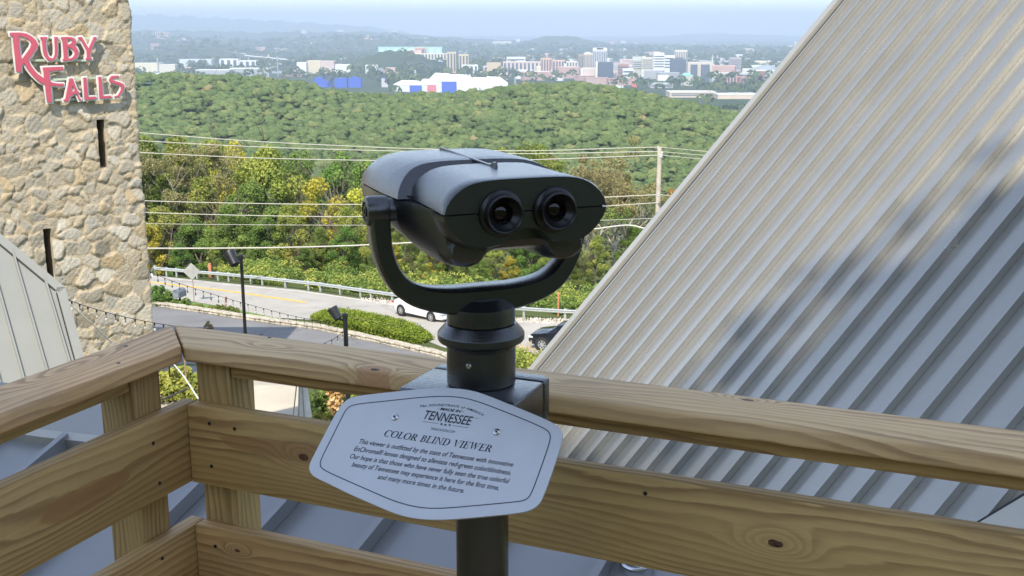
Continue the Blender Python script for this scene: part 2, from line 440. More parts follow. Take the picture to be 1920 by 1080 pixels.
def gp(u, v):
    """where the ray through the photograph's point meets the land in front"""
    r = ray(u, v); d = 20.0
    for _ in range(4000):
        p = O + r * d
        if p.z <= float(ground_z(p.x, p.y)): break
        d += 0.05
    return p
def lift(p, h): return Vector((p.x, p.y, float(ground_z(p.x, p.y)) + h))
def sheet(name, pts, mat, h, label=None):
    """a flat-lying sheet that follows the land a little above it"""
    bm = bmesh.new(); vs = [bm.verts.new((p[0], p[1], 0)) for p in pts]; bm.faces.new(vs)
    for _ in range(1):
        for ax in range(2):
            lo = min(v.co[ax] for v in bm.verts); hi = max(v.co[ax] for v in bm.verts); step = 2.0
            k = lo + step
            while k < hi:
                no = [0, 0, 0]; no[ax] = 1; co = [0, 0, 0]; co[ax] = k
                bmesh.ops.bisect_plane(bm, geom=bm.verts[:] + bm.edges[:] + bm.faces[:], plane_co=co, plane_no=no); k += step
    for yb in (44, 58, 70, 92):
        bmesh.ops.bisect_plane(bm, geom=bm.verts[:] + bm.edges[:] + bm.faces[:], plane_co=(0, yb, 0), plane_no=(0, 1, 0))
    for vt in bm.verts: vt.co.z = float(ground_z(vt.co.x, vt.co.y)) + h
    bmesh.ops.recalc_face_normals(bm, faces=bm.faces)
    me = bpy.data.meshes.new(name); bm.to_mesh(me); bm.free(); me.materials.append(mat)
    for p in me.polygons:
        if p.normal.z < 0: p.flip()
    o = link(name, me); struct(o, label); return o

def asphalt(name, col, crack=0.5):
    m = NT(name); c = geo(m)
    n1 = m.noise(c, 0.35, 5, 0.6); n2 = m.noise(c, 40, 3, 0.7); v = m.n('TexVoronoi', Scale=0.22, feature='DISTANCE_TO_EDGE'); nd = m.n('VectorMath', operation='ADD'); m.set(nd, 0, c)
    nn = m.n('TexNoise', Scale=1.5); m.set(nn, 'Vector', c); m.set(nd, 1, nn.outputs[1]); m.set(v, 'Vector', nd.outputs[0])
    a = m.ramp(n1, [(0.3, tuple(k * 0.86 for k in col)), (0.7, tuple(k * 1.1 for k in col))])
    a = m.mix(m.ramp(n2, [(0.3, (0.3,) * 3), (0.7, (0, 0, 0))]), a, (*[k * 0.6 for k in col], 1))
    a = m.mix(m.ramp(v.outputs[0], [(0, (crack,) * 3), (0.012, (0, 0, 0))]), a, (*[k * 0.45 for k in col], 1))
    m.base(a, 0.9, 0, 0.2); m.bump(n2, 0.4, 0.01); return m.mat
M_road = asphalt('road_asphalt', (0.42, 0.39, 0.34))
M_drive = asphalt('drive_asphalt', (0.21, 0.205, 0.20))
M_conc = asphalt('pale_concrete', (0.50, 0.44, 0.34), 0.2)
M_yellow = simple('yellow_road_paint', (0.72, 0.42, 0.06), 0.7, 0, 0.2, 2)
M_whitep = simple('white_road_paint', (0.68, 0.66, 0.60), 0.7, 0, 0.15, 2)

FAR = [(120, 505), (230, 511), (286, 517), (430, 532), (560, 544), (697, 564), (800, 581), (900, 593), (985, 602), (1100, 609), (1260, 611), (1400, 606)]
NEAR = [(1400, 760), (1200, 735), (1090, 712), (1000, 694), (880, 664), (830, 652), (800, 640), (740, 620), (690, 612), (600, 602), (510, 596), (440, 580), (395, 572), (340, 563), (290, 553), (200, 541), (120, 533)]
farp = [gp(*q) for q in FAR]; nearp = [gp(*q) for q in NEAR]
sheet('road', farp + nearp, M_road, 0.03, 'pale two lane road curving below the viewpoint')
def stripe(name, pts, wd, mat, label):
    ps = [gp(*q) for q in pts]; L = []; Rr = []
    for i, p in enumerate(ps):
        t = (ps[min(i + 1, len(ps) - 1)] - ps[max(i - 1, 0)]); t.z = 0; t.normalize(); n = Vector((-t.y, t.x, 0)) * wd / 2
        L.append(p + n); Rr.append(p - n)
    return sheet(name, L + Rr[::-1], mat, 0.036, label)
stripe('road_edge_line', [(120, 507), (230, 513), (286, 519.5), (430, 534.5), (560, 546.5), (697, 566), (800, 583.5), (900, 596)], 0.14, M_whitep, 'white edge line beside the guardrail')
stripe('road_centre_line', [(200, 520), (286, 530), (340, 537), (400, 543), (460, 551), (520, 560), (574, 568)], 0.40, M_yellow, 'worn yellow centre line of the road')
stripe('road_centre_line', [(940, 641), (985, 652), (1040, 663), (1100, 674), (1200, 690)], 0.16, M_yellow, 'yellow line crossing the road beside the dark car')
# driveway in front of the stone kerb
DR = [(120, 545), (290, 575), (395, 590), (455, 600), (510, 608), (600, 620), (700, 642), (830, 672), (1000, 716)]
drp = [gp(*q) for q in DR]
sheet('driveway', drp + [gp(1000, 730), gp(760, 716), gp(560, 712), gp(380, 706), gp(300, 700), gp(120, 690), Vector((-50, 60, 0))], M_drive, 0.028, 'grey asphalt drive below the stone kerb')
sheet('plaza', [gp(60, 692), gp(300, 702), gp(380, 708), gp(560, 714), gp(575, 760), gp(590, 830), gp(590, 1000), gp(0, 1000)], M_conc, 0.03, 'sunlit pale paving seen between the railing boards')
# verge: grass wedge between road and kerb
sheet('verge', [gp(*q) for q in [(120, 534), (200, 542), (290, 554), (340, 564), (395, 573), (440, 581), (520, 598), (520, 604), (455, 596), (395, 586), (290, 571), (120, 541)]], simple('verge_grass', (0.12, 0.19, 0.03), 0.9, 0, 0.4, 1.5, 0.8, 10), 0.05, 'narrow strip of bright grass')

# low stone kerb wall, lumpy
def kerb_wall(name, pts, hgt, wd, label):
    ps = [gp(*q) for q in pts]; rs = random.Random(3); path = []
    for a, b in zip(ps[:-1], ps[1:]):
        k = max(1, int((b - a).length / 0.42))
        for i in range(k): path.append(a.lerp(b, i / k))
    mb = MB()
    for i, p in enumerate(path[:-1]):
        t = path[i + 1] - p; t.z = 0; L = t.length; t.normalize(); n = Vector((-t.y, t.x, 0))
        for row in range(2):
            hh = hgt / 2 * rs.uniform(0.85, 1.15); g = float(ground_z(p.x, p.y))
            mb.box((p.x + t.x * L / 2 + n.x * rs.uniform(-.04, .04), p.y + t.y * L / 2 + n.y * rs.uniform(-.04, .04), g + hgt / 2 * (row + .5)), (L * rs.uniform(.9, 1.0), wd * rs.uniform(.85, 1.05), hh), (t, n, Vector((0, 0, 1))))
    o = mb.build(name, simple('kerb_stone', (0.42, 0.37, 0.29), 0.9, 0, 0.3, 2.5, 0.8, 12), None, True, 0.05, 1)
    tag(o, label, 'wall'); return o
kerb_wall('stone_kerb', [(150, 547), (290, 573), (395, 588), (455, 598), (510, 606), (600, 618), (700, 640), (830, 670), (900, 690)], 0.32, 0.5, 'low rough stone kerb between the shaded drive and the road')

# rubble and weeds at the road edge (nobody could count them)
g = np.random.default_rng(5)
Vs = []; Fs = []; cnt = 0
def line_pts(pts, n, spread, g):
    ps = [gp(*q) for q in pts]; out = []
    L = [0]; 
    for a, b in zip(ps[:-1], ps[1:]): L.append(L[-1] + (b - a).length)
    for t in g.uniform(0, L[-1], n):
        k = max(0, np.searchsorted(L, t) - 1); f = (t - L[k]) / (L[k + 1] - L[k]); p = ps[k].lerp(ps[k + 1], float(f))
        out.append((p.x + g.uniform(-spread, spread), p.y + g.uniform(-spread, spread)))
    return np.array(out)
P = np.concatenate([line_pts([(690, 562), (760, 573), (850, 584)], 500, 0.7, g), line_pts([(960, 600), (1100, 606), (1300, 608)], 1100, 0.8, g)])
for q in P:
    r = g.uniform(.03, .11); z = float(ground_z(*q)) + .02
    a = g.uniform(0, 6.28, 4); vv = [(q[0] + r * math.cos(k), q[1] + r * math.sin(k), z) for k in sorted(a)] + [(q[0], q[1], z + r * 1.3)]
    Vs += vv; Fs += [(cnt, cnt + 1, cnt + 4), (cnt + 1, cnt + 2, cnt + 4), (cnt + 2, cnt + 3, cnt + 4), (cnt + 3, cnt, cnt + 4)]; cnt += 5
o = np_mesh('rubble', np.array(Vs), np.array(Fs), simple('rubble_stone', (0.5, 0.44, 0.38), 0.9, 0, 0.3, 3)); tag(o, 'pale rubble strewn along the road edge', None, kind='stuff')

def foliage_obj(name, C, rad, per, size, seed, mat, parent=None, squash=.8, outward=.6):
    V, F, t = leaves(C, rad, per, size, seed, squash, outward)
    if parent is not None: V = V - np.array(wloc(parent))
    return np_mesh(name, V, F, mat, parent, {'tint': t})

# undergrowth along and behind the guardrail
g = np.random.default_rng(11)
Q = line_pts([(100, 503), (286, 513), (430, 526), (560, 540), (697, 558), (800, 573), (983, 590), (1100, 596), (1300, 600)], 900, 1.0, g)
dirn = np.array([0.3, 1.0]); off = (1.3 + 5 * g.uniform(0, 1, len(Q)) ** 1.5)[:, None]
Q = Q + dirn * off
C = np.stack([Q[:, 0], Q[:, 1], ground_z(Q[:, 0], Q[:, 1]) + .25 + off[:, 0] * .10], 1)
kk = len(C) // 2; rd = .45 + .06 * off[:, 0] + g.uniform(0, .5, len(C))
o = foliage_obj('undergrowth', C[:kk], rd[:kk], 260, .20, 12, L_lime, squash=.7); o2 = foliage_obj('undergrowth', C[kk:], rd[kk:], 260, .20, 13, L_green, squash=.7); tag(o2, 'mid green undergrowth mixed in behind the guardrail', None, kind='stuff')
tag(o, 'tangled yellow green undergrowth behind the guardrail', None, kind='stuff')

# middle forest on the low hill: one mass
def forest(name, n, ya, yb, seed, rng_r, per, size, mat, label, xspan=0.62, cond=None, dome=False):
    g = np.random.default_rng(seed)
    yy = np.sqrt(g.uniform(ya ** 2, yb ** 2, n)); xx = yy * g.uniform(-xspan, xspan, n)
    if cond is not None:
        k = cond(xx, yy); xx = xx[k]; yy = yy[k]
    zz = ground_z(xx, yy) if ya < 2000 else land_z(xx, yy)
    rr = g.uniform(*rng_r, len(xx)); hgt = rr * g.uniform(.6, 2.1, len(xx))
    if dome: hgt = 5 + 3.0 * np.sin(xx * .035 + 1) * np.cos(yy * .022) + g.normal(0, 1.9, len(xx)) + rr * .3
    N = len(xx) * per
    d = g.normal(size=(N, 3)); d[:, 2] = np.abs(d[:, 2]) * .9 + .05; d /= np.linalg.norm(d, axis=1)[:, None]
    lump = 1 + .10 * np.sin(d[:, 0] * 5 + np.repeat(xx, per)) * np.cos(d[:, 1] * 5 + np.repeat(yy, per))
    rad = np.repeat(rr, per) * lump * g.uniform(.9, 1.10, N)
    pos = np.stack([np.repeat(xx, per), np.repeat(yy, per), np.repeat(zz + hgt * .8, per)], 1) + d * rad[:, None] * np.array([1, 1, .66 if dome else .9])
    nrm = d + g.normal(size=(N, 3)) * .16; nrm /= np.linalg.norm(nrm, axis=1)[:, None]
    a = np.cross(nrm, g.normal(size=(N, 3))); a /= np.linalg.norm(a, axis=1)[:, None]; b = np.cross(nrm, a)
    sz = (size * g.uniform(.6, 1.25, N) * np.repeat(rr / np.mean(rng_r), per))[:, None]
    V = np.stack([pos + a * sz * .5, pos + b * sz * .45, pos - a * sz * .5, pos - b * sz * .45], 1).reshape(-1, 3)
    t = np.clip(np.repeat(g.beta(1.3, 1.8, len(xx)), per) + g.normal(size=N) * .05, 0, 1)
    F = np.arange(N * 4).reshape(-1, 4); T4 = np.repeat(t, 4)
    if dome:
        nt_, np_ = 10, 6; th = np.arange(nt_) * 2 * np.pi / nt_; ph_ = np.linspace(.04, 1.75, np_)
        P_, T_ = np.meshgrid(ph_, th, indexing='ij'); D = np.stack([np.sin(P_) * np.cos(T_), np.sin(P_) * np.sin(T_), np.cos(P_)], -1).reshape(-1, 3)
        K = len(xx); k1_ = g.uniform(0, 6.28, (K, 1)); k2_ = g.uniform(0, 6.28, (K, 1))
        lum = 1 + .22 * np.sin(4 * D[None, :, 0] + k1_) * np.sin(4 * D[None, :, 1] + k2_) + .18 * np.sin(7 * D[None, :, 2] + 5 * D[None, :, 0] + k2_) + g.normal(size=(K, len(D))) * .045
        pv = np.stack([xx, yy, zz + hgt * .8], 1)[:, None] + D[None] * (rr[:, None] * lum * .97)[..., None] * np.array([1, 1, .62])
        i_ = np.arange(np_ - 1)[:, None] * nt_ + np.arange(nt_)[None]; j_ = np.arange(np_ - 1)[:, None] * nt_ + (np.arange(nt_)[None] + 1) % nt_
        fb = np.stack([i_, i_ + nt_, j_ + nt_, j_], -1).reshape(-1, 4)
        FD = (fb[None] + (np.arange(K) * len(D))[:, None, None]).reshape(-1, 4)
        td = np.repeat(t.reshape(K, per)[:, 0], len(D))
        V2 = pv.reshape(-1, 3); F = np.concatenate([F, FD + len(V)]); V = np.concatenate([V, V2]); T4 = np.concatenate([T4, td])
    o = np_mesh(name, V, F, mat, None, {'tint': T4}, smooth=dome)
    tag(o, label, None, kind='stuff'); return o
forest('forest', 15500, 560, 1240, 21, (2.2, 6.6), 44, .85, L_forest, 'unbroken woodland covering the low hill beyond the road', .50, None, True)
forest('forest', 1500, 128, 560, 22, (3.4, 6.0), 150, 1.25, L_forest, 'dense wood on the slope falling behind the roadside trees', .50)
def town(x, y):
    nz = np.sin(x * .0031 + y * .0013) * np.cos(y * .0021 - x * .0017) + .4 * np.sin(x * .011) * np.cos(y * .009)
    u = 960 + FPX * x / y
    nz = nz - np.where((u > 930) & (y > 3900) & (y < 7000), .35, 0)
    return (nz > -.12) & ~((u > 575) & (u < 735) & (y < 3950)) & ~((u > 755) & (u < 965) & (y < 3700))
forest('city_trees', 7000, 2500, 9000, 23, (10, 24), 34, 10, L_far, 'dark clumps of trees between the buildings of the hazy city', .42, town)
forest('city_trees', 2000, 9000, 11500, 24, (16, 28), 14, 16, L_far, 'hazy woods on the ridges behind the city', .42)

# ------------------------------------------------------------------ city
_fm = {}
def facade(col, kind='plain'):
    key = (tuple(round(k, 2) for k in col), kind)
    if key not in _fm:
        m = NT('facade_%d' % len(_fm)); c = obco(m)
        n1 = m.noise(c, 0.05, 4); 
        a = m.mix(n1, (*[k * .85 for k in col], 1), (*[min(1, k * 1.1) for k in col], 1))
        m.base(a, 0.8, 0, 0.3); _fm[key] = m.mat
    return _fm[key]
M_glass_far = simple('far_window_glass', (0.10, 0.13, 0.17), 0.25, 0.3)
WHITE, CREAM, BEIGE, BRICK, TEAL, PINK, GREY, DGLASS, BLUE, ORANGE, TAN = (.72, .72, .68), (.66, .60, .46), (.56, .48, .36), (.34, .17, .13), (.38, .60, .55), (.60, .42, .36), (.36, .37, .38), (.07, .09, .12), (.04, .10, .50), (.60, .30, .14), (.58, .46, .28)
def building(name, cat, label, u0, u1, vt, depth, col, dk=None, bands=0, mode='v', roof=None, yaw=0.0, extras=(), group=None, vb=None, glass=None):
    """one far building standing on the valley floor: body, roof slab, window strips"""
    xa = ray(u0, vt).x * depth; xb = ray(u1, vt).x * depth; wd = xb - xa; cx = (xa + xb) / 2
    rv = ray((u0 + u1) / 2, vt); y = rv.y * depth; ztop = CAMZ + rv.z * depth
    z0 = float(land_z(cx, y)) - 3
    if vb is not None: z0 = min(z0, CAMZ + ray(960, vb).z * depth)
    dk = dk or max(18, min(wd * .7, 60)); h = ztop - z0
    t = thing(name, label, cat, (cx, y + dk / 2, z0), group)
    ax = (Vector((math.cos(yaw), math.sin(yaw), 0)), Vector((-math.sin(yaw), math.cos(yaw), 0)), Vector((0, 0, 1)))
    c = Vector((cx, y + dk / 2, z0 + h / 2))
    def bx(nm, off, size, mt, par=t):
        return MB().box(c + ax[0] * off[0] + ax[1] * off[1] + Vector((0, 0, off[2])), size, ax).build(nm, mt, par)
    bx('wall', (0, 0, 0), (wd, dk, h), facade(col))
    if roof != 'none': bx('roof', (0, 0, h / 2 + 1.2), (wd * 1.012, dk * 1.02, 2.4), facade(roof or tuple(min(.8, k * 1.15) for k in col)))
    gm = glass or M_glass_far
    for i in range(bands):
        if mode == 'v':
            bx('window', (-wd / 2 + wd * (i + .5) / bands, -dk / 2 + .1, h * .02), (wd / bands * .5, 1.4, h * .86), gm)
        else:
            bx('window', (0, -dk / 2 + .1, -h * .1 + h * .55 * (i + .5) / bands), (wd * .92, 1.4, h * .55 / bands * .45), gm)
    for (fx, fw, fh, ecol) in extras:       # rooftop blocks: centre, width, height as shares
        bx('rooftop_block', (wd * fx, 0, h / 2 + 2.4 + fh / 2), (wd * fw, dk * .6, fh), facade(ecol))
    return t
B = building
B('office_tower', 'office tower', 'square beige tower left of the white topped tower downtown', 1095, 1111, 101, 4600, (.56, .47, .34), bands=6, roof=(.7, .68, .6), extras=((0, .5, 5, WHITE),))
B('office_block', 'office block', 'left side of the beige tower, its shade painted in brown', 1084.5, 1094.5, 103, 4620, (.36, .29, .23), bands=3)  # same tower's left side; its shade is put into the darker brown colour
B('office_tower', 'office tower', 'tall grey striped tower with a white top floor', 1112, 1138.5, 94, 4700, (.52, .52, .54), bands=8, roof=WHITE, extras=((0, .96, 7, WHITE), (0, .5, 6, GREY)))
B('office_block', 'office block', 'low dark glass block in front of the white topped tower', 1121, 1150, 117.5, 4350, DGLASS, bands=5, mode='h', roof=(.12, .14, .17))
B('stair_tower', 'stair tower', 'narrow white stair tower on the edge of the dark glass block', 1117.4, 1120.6, 116.5, 4340, WHITE)
B('office_block', 'office block', 'broad stepped white building left of the tan striped tower', 1226, 1246, 101, 4800, WHITE, bands=5, mode='h', extras=((-.2, .4, 6, WHITE),))
B('office_block', 'office block', 'lower white wing joined to the broad stepped white building', 1246.3, 1265, 105, 4810, WHITE, bands=4, mode='h')
B('office_tower', 'office tower', 'tall tan striped tower behind the dark glass cube', 1266, 1289, 95, 5000, (.60, .53, .43), bands=7, roof=(.72, .68, .6))
B('office_block', 'office block', 'dark blue glass cube below the tan striped tower', 1259, 1286.5, 112, 4500, (.075, .09, .13), bands=5, mode='h', roof=(.12, .13, .16), extras=((.1, .5, 6, (.1, .11, .14)),))
B('office_block', 'office block', 'beige framed building with two large dark glass panels', 1290, 1336, 118, 4450, (.60, .52, .42), glass=facade((.08, .10, .13)), bands=0)
for a, b in ((1296, 1308), (1315.5, 1331)):
    B('glass_front', 'glass front', 'dark glass front on the beige framed building, ' + ('left one' if a < 1300 else 'right one'), a, b, 121, 4438, (.09, .11, .15), dk=18, bands=4, roof='none')
B('church', 'church', 'tiny pale church below the needle spire', 1332, 1340, 121, 4700, (.55, .5, .42))
sp = thing('church_spire', 'needle thin pale green church spire downtown', 'spire', tuple(px(1335.5, 122, 4700)))
MB().lathe([(6, -60), (6, 0), (4.5, 6), (0.3, 46)], px(1335.5, 121, 4700), n=8).build('spire', facade((.45, .55, .50)), sp)
B('office_block', 'office block', 'plain greyish brick slab right of the church spire', 1369, 1390, 109, 4900, (.40, .34, .33), bands=5, mode='h')
B('office_block', 'office block', 'cream block left of the broad stepped white building', 1204, 1224, 109, 4900, CREAM, bands=5, mode='h', extras=((-.3, .3, 6, CREAM),))
B('office_block', 'office block', 'pale block with a dark right side, left of the cream block', 1187, 1203, 113, 4950, (.52, .50, .42), bands=4, mode='h')
B('brick_hall', 'hall', 'dull red brick hall right of the dark glass block', 1160, 1179, 122, 4500, BRICK, bands=3, mode='h')
B('white_hall', 'hall', 'small white hall below the dull red brick hall', 1168, 1188, 130, 4350, WHITE, bands=2, mode='h')
B('domed_hall', 'hall', 'pale hall with a green glass roof below the dark glass cube', 1277, 1300, 142, 4000, (.5, .5, .42), roof=(.30, .55, .45), extras=((0, .6, 7, (.3, .55, .5)),))
B('long_hall', 'hall', 'long pale grey hall in front of the two dark glass panels', 1336, 1420, 138, 4200, (.52, .50, .46), dk=60, bands=2, mode='h')
B('brick_hall', 'hall', 'pinkish brick hall below the long pale grey hall', 1358, 1387, 144, 4050, (.48, .30, .25), bands=5)
B('brick_hall', 'hall', 'long red brick hall beside the metal roof edge', 1388.5, 1431, 146, 4000, (.45, .22, .18), bands=7)
B('brick_tower', 'tower', 'squat dark red brick tower by the domed arena', 1423, 1434, 134.5, 4250, (.28, .12, .12))
B('white_hall', 'hall', 'flat white hall at the foot of the dark red brick tower', 1433, 1450, 151, 3950, WHITE, bands=2, mode='h')
ar = thing('arena', 'wide pale grey arena with a low curved roof', 'arena', tuple(px(1436, 143, 4600)))
c0 = px(1436, 141, 4600); MB().lathe([(62, -20), (62, 2), (58, 12), (46, 26), (28, 37), (10, 42), (0.5, 43)], c0, n=24).build('roof', facade((.27, .31, .33)), ar, True)
MB().lathe([(60, -60), (60, -20.2), (1, -20.2)], c0, n=24).build('wall', facade(BEIGE), ar)
B('warehouse', 'warehouse', 'long beige warehouse just above the wooded hill on its right shoulder', 1256, 1344, 174, 3300, (.60, .50, .38), dk=90, bands=2, mode='h', roof=(.66, .60, .5))
B('warehouse', 'warehouse', 'white roofed warehouse nearest the metal roof edge', 1346, 1422, 178, 3230, (.62, .50, .38), dk=80, bands=0, roof=WHITE)
B('billboard', 'billboard', 'small red and white board among the trees downtown', 1184.5, 1194.5, 151, 3900, (.70, .16, .14), dk=4, roof=WHITE)
B('brick_terrace', 'terrace', 'long low terrace of reddish roofs above the wooded hill', 1140, 1196, 149, 4050, (.44, .28, .24), dk=60, roof=(.40, .22, .18))
B('brick_terrace', 'terrace', 'second row of pinkish roofs above the wooded hill', 1098, 1140, 147, 4100, (.46, .32, .28), dk=50, roof=(.42, .27, .24))
B('white_hall', 'hall', 'bright white strip building peeping over the wooded hill', 1152, 1169, 162, 3800, WHITE, dk=30)
B('parking_deck', 'parking deck', 'flat grey parking deck above the right shoulder of the wooded hill', 1220, 1262, 158, 3850, (.45, .45, .43), dk=70, bands=2, mode='h')
B('aquarium_hall', 'hall', 'long teal building on the ridge above the cream hotel', 709, 828.5, 89, 5600, TEAL, dk=60, bands=9, glass=facade((.55, .72, .68)))
B('brick_hall', 'hall', 'orange brick wing set in the long teal building', 777, 796, 90, 5560, (.62, .34, .24), bands=3)
B('hotel', 'hotel', 'wide cream hotel between the wooded knoll and the twin towers', 767, 837, 101.5, 5000, CREAM, bands=12)
B('apartment_tower', 'apartment tower', 'cream slab tower, left of the twin pair', 837.5, 855, 98.5, 4800, TAN, bands=3, roof=CREAM)
B('apartment_tower', 'apartment tower', 'cream slab tower with a pale middle, right of the twin pair', 860, 878.5, 103, 4750, TAN, bands=3, roof=CREAM)
B('white_hall', 'hall', 'low white block at the foot of the right twin tower', 866, 896, 123, 4500, WHITE, bands=4)
B('storehouse', 'storehouse', 'plain tan cube standing alone right of the twin towers', 912.5, 939, 119, 4550, (.56, .44, .30), dk=60)
B('mill', 'mill', 'sprawling pale pink mill at the left edge of downtown', 943, 1018, 117, 4800, (.60, .48, .42), dk=70, bands=10)
B('brick_hall', 'hall', 'orange brick block at the right end of the pale pink mill', 1014, 1034, 110, 4780, (.62, .38, .26), bands=4)
B('white_hall', 'hall', 'white flat hall behind the pale pink mill', 950, 985, 108, 5400, WHITE, bands=3, mode='h')
B('pink_hall', 'hall', 'salmon pink hall right of the orange brick block', 1036, 1058, 114, 4850, (.62, .42, .36), bands=4)
B('white_hall', 'hall', 'white gabled hall left of the beige tower side painted in shade', 1062, 1083, 116, 4900, (.68, .62, .54), bands=4)
B('pink_tower', 'tower', 'pair of pink towers on the distant left ridge, left one', 291, 303, 60, 10400, PINK, bands=3, dk=40)
B('pink_tower', 'tower', 'pair of pink towers on the distant left ridge, right one', 305, 317, 61, 10400, PINK, bands=3, dk=40)
B('hospital', 'hospital', 'stepped pinkish block right of the pink tower pair', 327, 350, 76, 10200, (.60, .50, .45), extras=((.2, .3, 20, (.6, .5, .45)),), dk=60)
B('white_hall', 'hall', 'white hall on the far hillside nearest the stone tower', 256, 265, 82, 10000, WHITE, dk=40)
B('white_hall', 'hall', 'white hall on the far hillside below the pink tower pair', 290, 301, 81, 10000, WHITE, dk=40)
B('orange_hall', 'hall', 'peach coloured complex high on the far wooded ridge', 666, 698, 70, 10400, (.70, .45, .30), dk=60, extras=((.2, .4, 14, WHITE),))
B('warehouse', 'warehouse', 'long cream warehouse next to the edge of the stone tower', 246, 297, 119.5, 4700, CREAM, dk=70)
B('warehouse', 'warehouse', 'cream shed joined to the right of the long cream warehouse', 298, 328, 122, 4650, (.62, .57, .48), dk=60)
B('warehouse', 'warehouse', 'small white shed just over the hill crest near the stone tower', 292, 318, 138, 4000, WHITE, dk=30)
B('warehouse', 'warehouse', 'thin white roofed warehouse lying along the left riverside', 366, 430, 132, 4300, GREY, dk=60, roof=WHITE)
B('warehouse', 'warehouse', 'continuing white roofed warehouse right of the thin one', 431, 504, 129, 4350, GREY, dk=60, roof=WHITE)
B('warehouse', 'warehouse', 'white sheds behind the riverside warehouse roofs', 411, 446, 111.5, 5300, WHITE, dk=60, bands=3)
B('warehouse', 'warehouse', 'lower white sheds stepping down right of the white sheds', 447, 480, 114.5, 5250, (.68, .66, .6), dk=60, bands=3)
B('warehouse', 'warehouse', 'pale blue grey sheds on the plain left of the white sheds', 336, 396, 112, 5500, (.55, .60, .62), dk=60)
B('factory', 'factory', 'wide cream factory with a pink right half', 575, 600, 115, 5100, (.66, .56, .38), dk=80)
B('factory', 'factory', 'pink half of the wide factory', 600.5, 626, 115.5, 5100, (.60, .46, .42), dk=80)
B('factory', 'factory', 'white works left of the cream factory', 556, 574, 118, 5000, WHITE, dk=50)
B('warehouse', 'warehouse', 'white shed right of the pink factory half', 628, 656, 122, 4800, (.68, .66, .58), dk=50)
B('warehouse', 'warehouse', 'white box building below the wooded knoll', 685, 707, 123, 4700, WHITE, dk=40)
B('blue_shed', 'shed', 'bright blue shed with a pointed right end, left of the three', 589, 621, 147, 3900, BLUE, dk=30, extras=((.3, .35, 6, BLUE),), roof=BLUE)
B('blue_shed', 'shed', 'bright blue shed in the middle of the three', 627, 650, 148.5, 3880, BLUE, dk=30, extras=((.2, .35, 4, BLUE),), roof=BLUE)
B('blue_shed', 'shed', 'bright blue shed with a white rear roof, right of the three', 653, 677, 148, 3880, BLUE, dk=30, extras=((0, .5, 4, BLUE),), roof=BLUE)
B('shed', 'shed', 'small blue roofed shed left of the white riverside halls', 715, 727, 147, 3900, (.5, .5, .5), dk=20, roof=BLUE)
# white gabled sheds with blue ends
def gable_shed(u0, u1, ve, vr, depth, label, endcol, lean):
    xa = ray(u0, ve).x * depth; xb = ray(u1, ve).x * depth; rv = ray(u0, ve); y = rv.y * depth; ze = CAMZ + rv.z * depth
    zr = v2z(vr, depth); z0 = float(land_z((xa + xb) / 2, y)) - 2; wd = xb - xa; L = wd * 1.3
    t = thing('warehouse', label, 'warehouse', ((xa + xb) / 2, y, z0))
    dv = Vector((-lean, 1, 0)).normalized() * L
    pts = [Vector((xa, y, z0)), Vector((xb, y, z0)), Vector((xb, y, ze)), Vector(((xa + xb) / 2, y, zr)), Vector((xa, y, ze))]
    MB().prism(pts, dv).build('wall', facade(WHITE), t)
    MB().prism([p + Vector((0, -1.2, 0)) for p in (pts[0], pts[1], pts[2], pts[4])], (0, 1, 0)).build('end_wall', facade(endcol), t)
    for a, b in ((pts[4], pts[3]), (pts[3], pts[2])):
        s = (b - a).normalized(); n = Vector((-s.z, 0, s.x)) * 1.0
        MB().prism([a - s + n * .3, b + s + n * .3, b + s + n * 2, a - s + n * 2], dv).build('roof', facade((.80, .80, .78)), t)
gable_shed(768, 801, 160, 154, 3600, 'low white roofed shed with a blue wall at the left end of the white warehouses', BLUE, 1.2)
gable_shed(801, 820, 159, 151, 3580, 'white shed with a red end wall among the white warehouses', (.62, .16, .18), 1.0)
gable_shed(828, 856, 153, 140, 3560, 'largest white warehouse with a bright blue end wall', BLUE, 1.1)
gable_shed(857, 898, 154, 143, 3600, 'white roofed warehouse right of the bright blue end wall', WHITE, 1.1)
gable_shed(898, 924, 156, 148, 3620, 'white gabled shed, left of the last two over the hill crest', WHITE, .9)
gable_shed(924, 952, 156, 147, 3640, 'white gabled shed, the last at the right over the hill crest', WHITE, .9)
# bridge and towers
bt = thing('viaduct', 'long pale viaduct crossing the valley left of centre', 'viaduct', tuple(px(505, 110, 6200)))
a = px(459, 104.5, 6600); b = px(552, 113.5, 5900); MB().tube([a, b], 5, 4).build('deck', facade((.55, .55, .52)), bt)
for i in range(6):
    q = a.lerp(b, (i + .5) / 6); MB().box((q.x, q.y, q.z - 22), (5, 5, 40)).build('pier', facade((.5, .5, .48)), bt)
def chimney(u, v0, v1, depth, r, label, col=WHITE, nm='water_tower'):
    p = px(u, v1, depth); h = v2z(v0, depth) - v2z(v1, depth)
    t = thing(nm, label, 'tower', tuple(p)); MB().lathe([(r * .6, -30), (r * .6, h * .6), (r, h * .68), (r, h * .95), (r * .3, h)], p, n=10).build('tank', facade(col), t)
chimney(1491, 78, 88, 9000, 9, 'thin white water tower on the right horizon near the roof edge')
chimney(1098, 98, 108, 5200, 5, 'small white cupola left of the beige tower')
chimney(779, 131, 153, 3900, 4, 'pale lattice pylon left of the white warehouses', GREY, 'pylon')
chimney(966, 146, 156, 3800, 5, 'pale concrete silo right of the white warehouses', GREY, 'silo')
chimney(521, 106, 130, 4500, 3.5, 'grey pylon above the left riverside roofs', GREY, 'pylon')
chimney(297, 108, 138, 4200, 3, 'thin pylon rising over the cream warehouse by the stone tower', GREY, 'pylon')
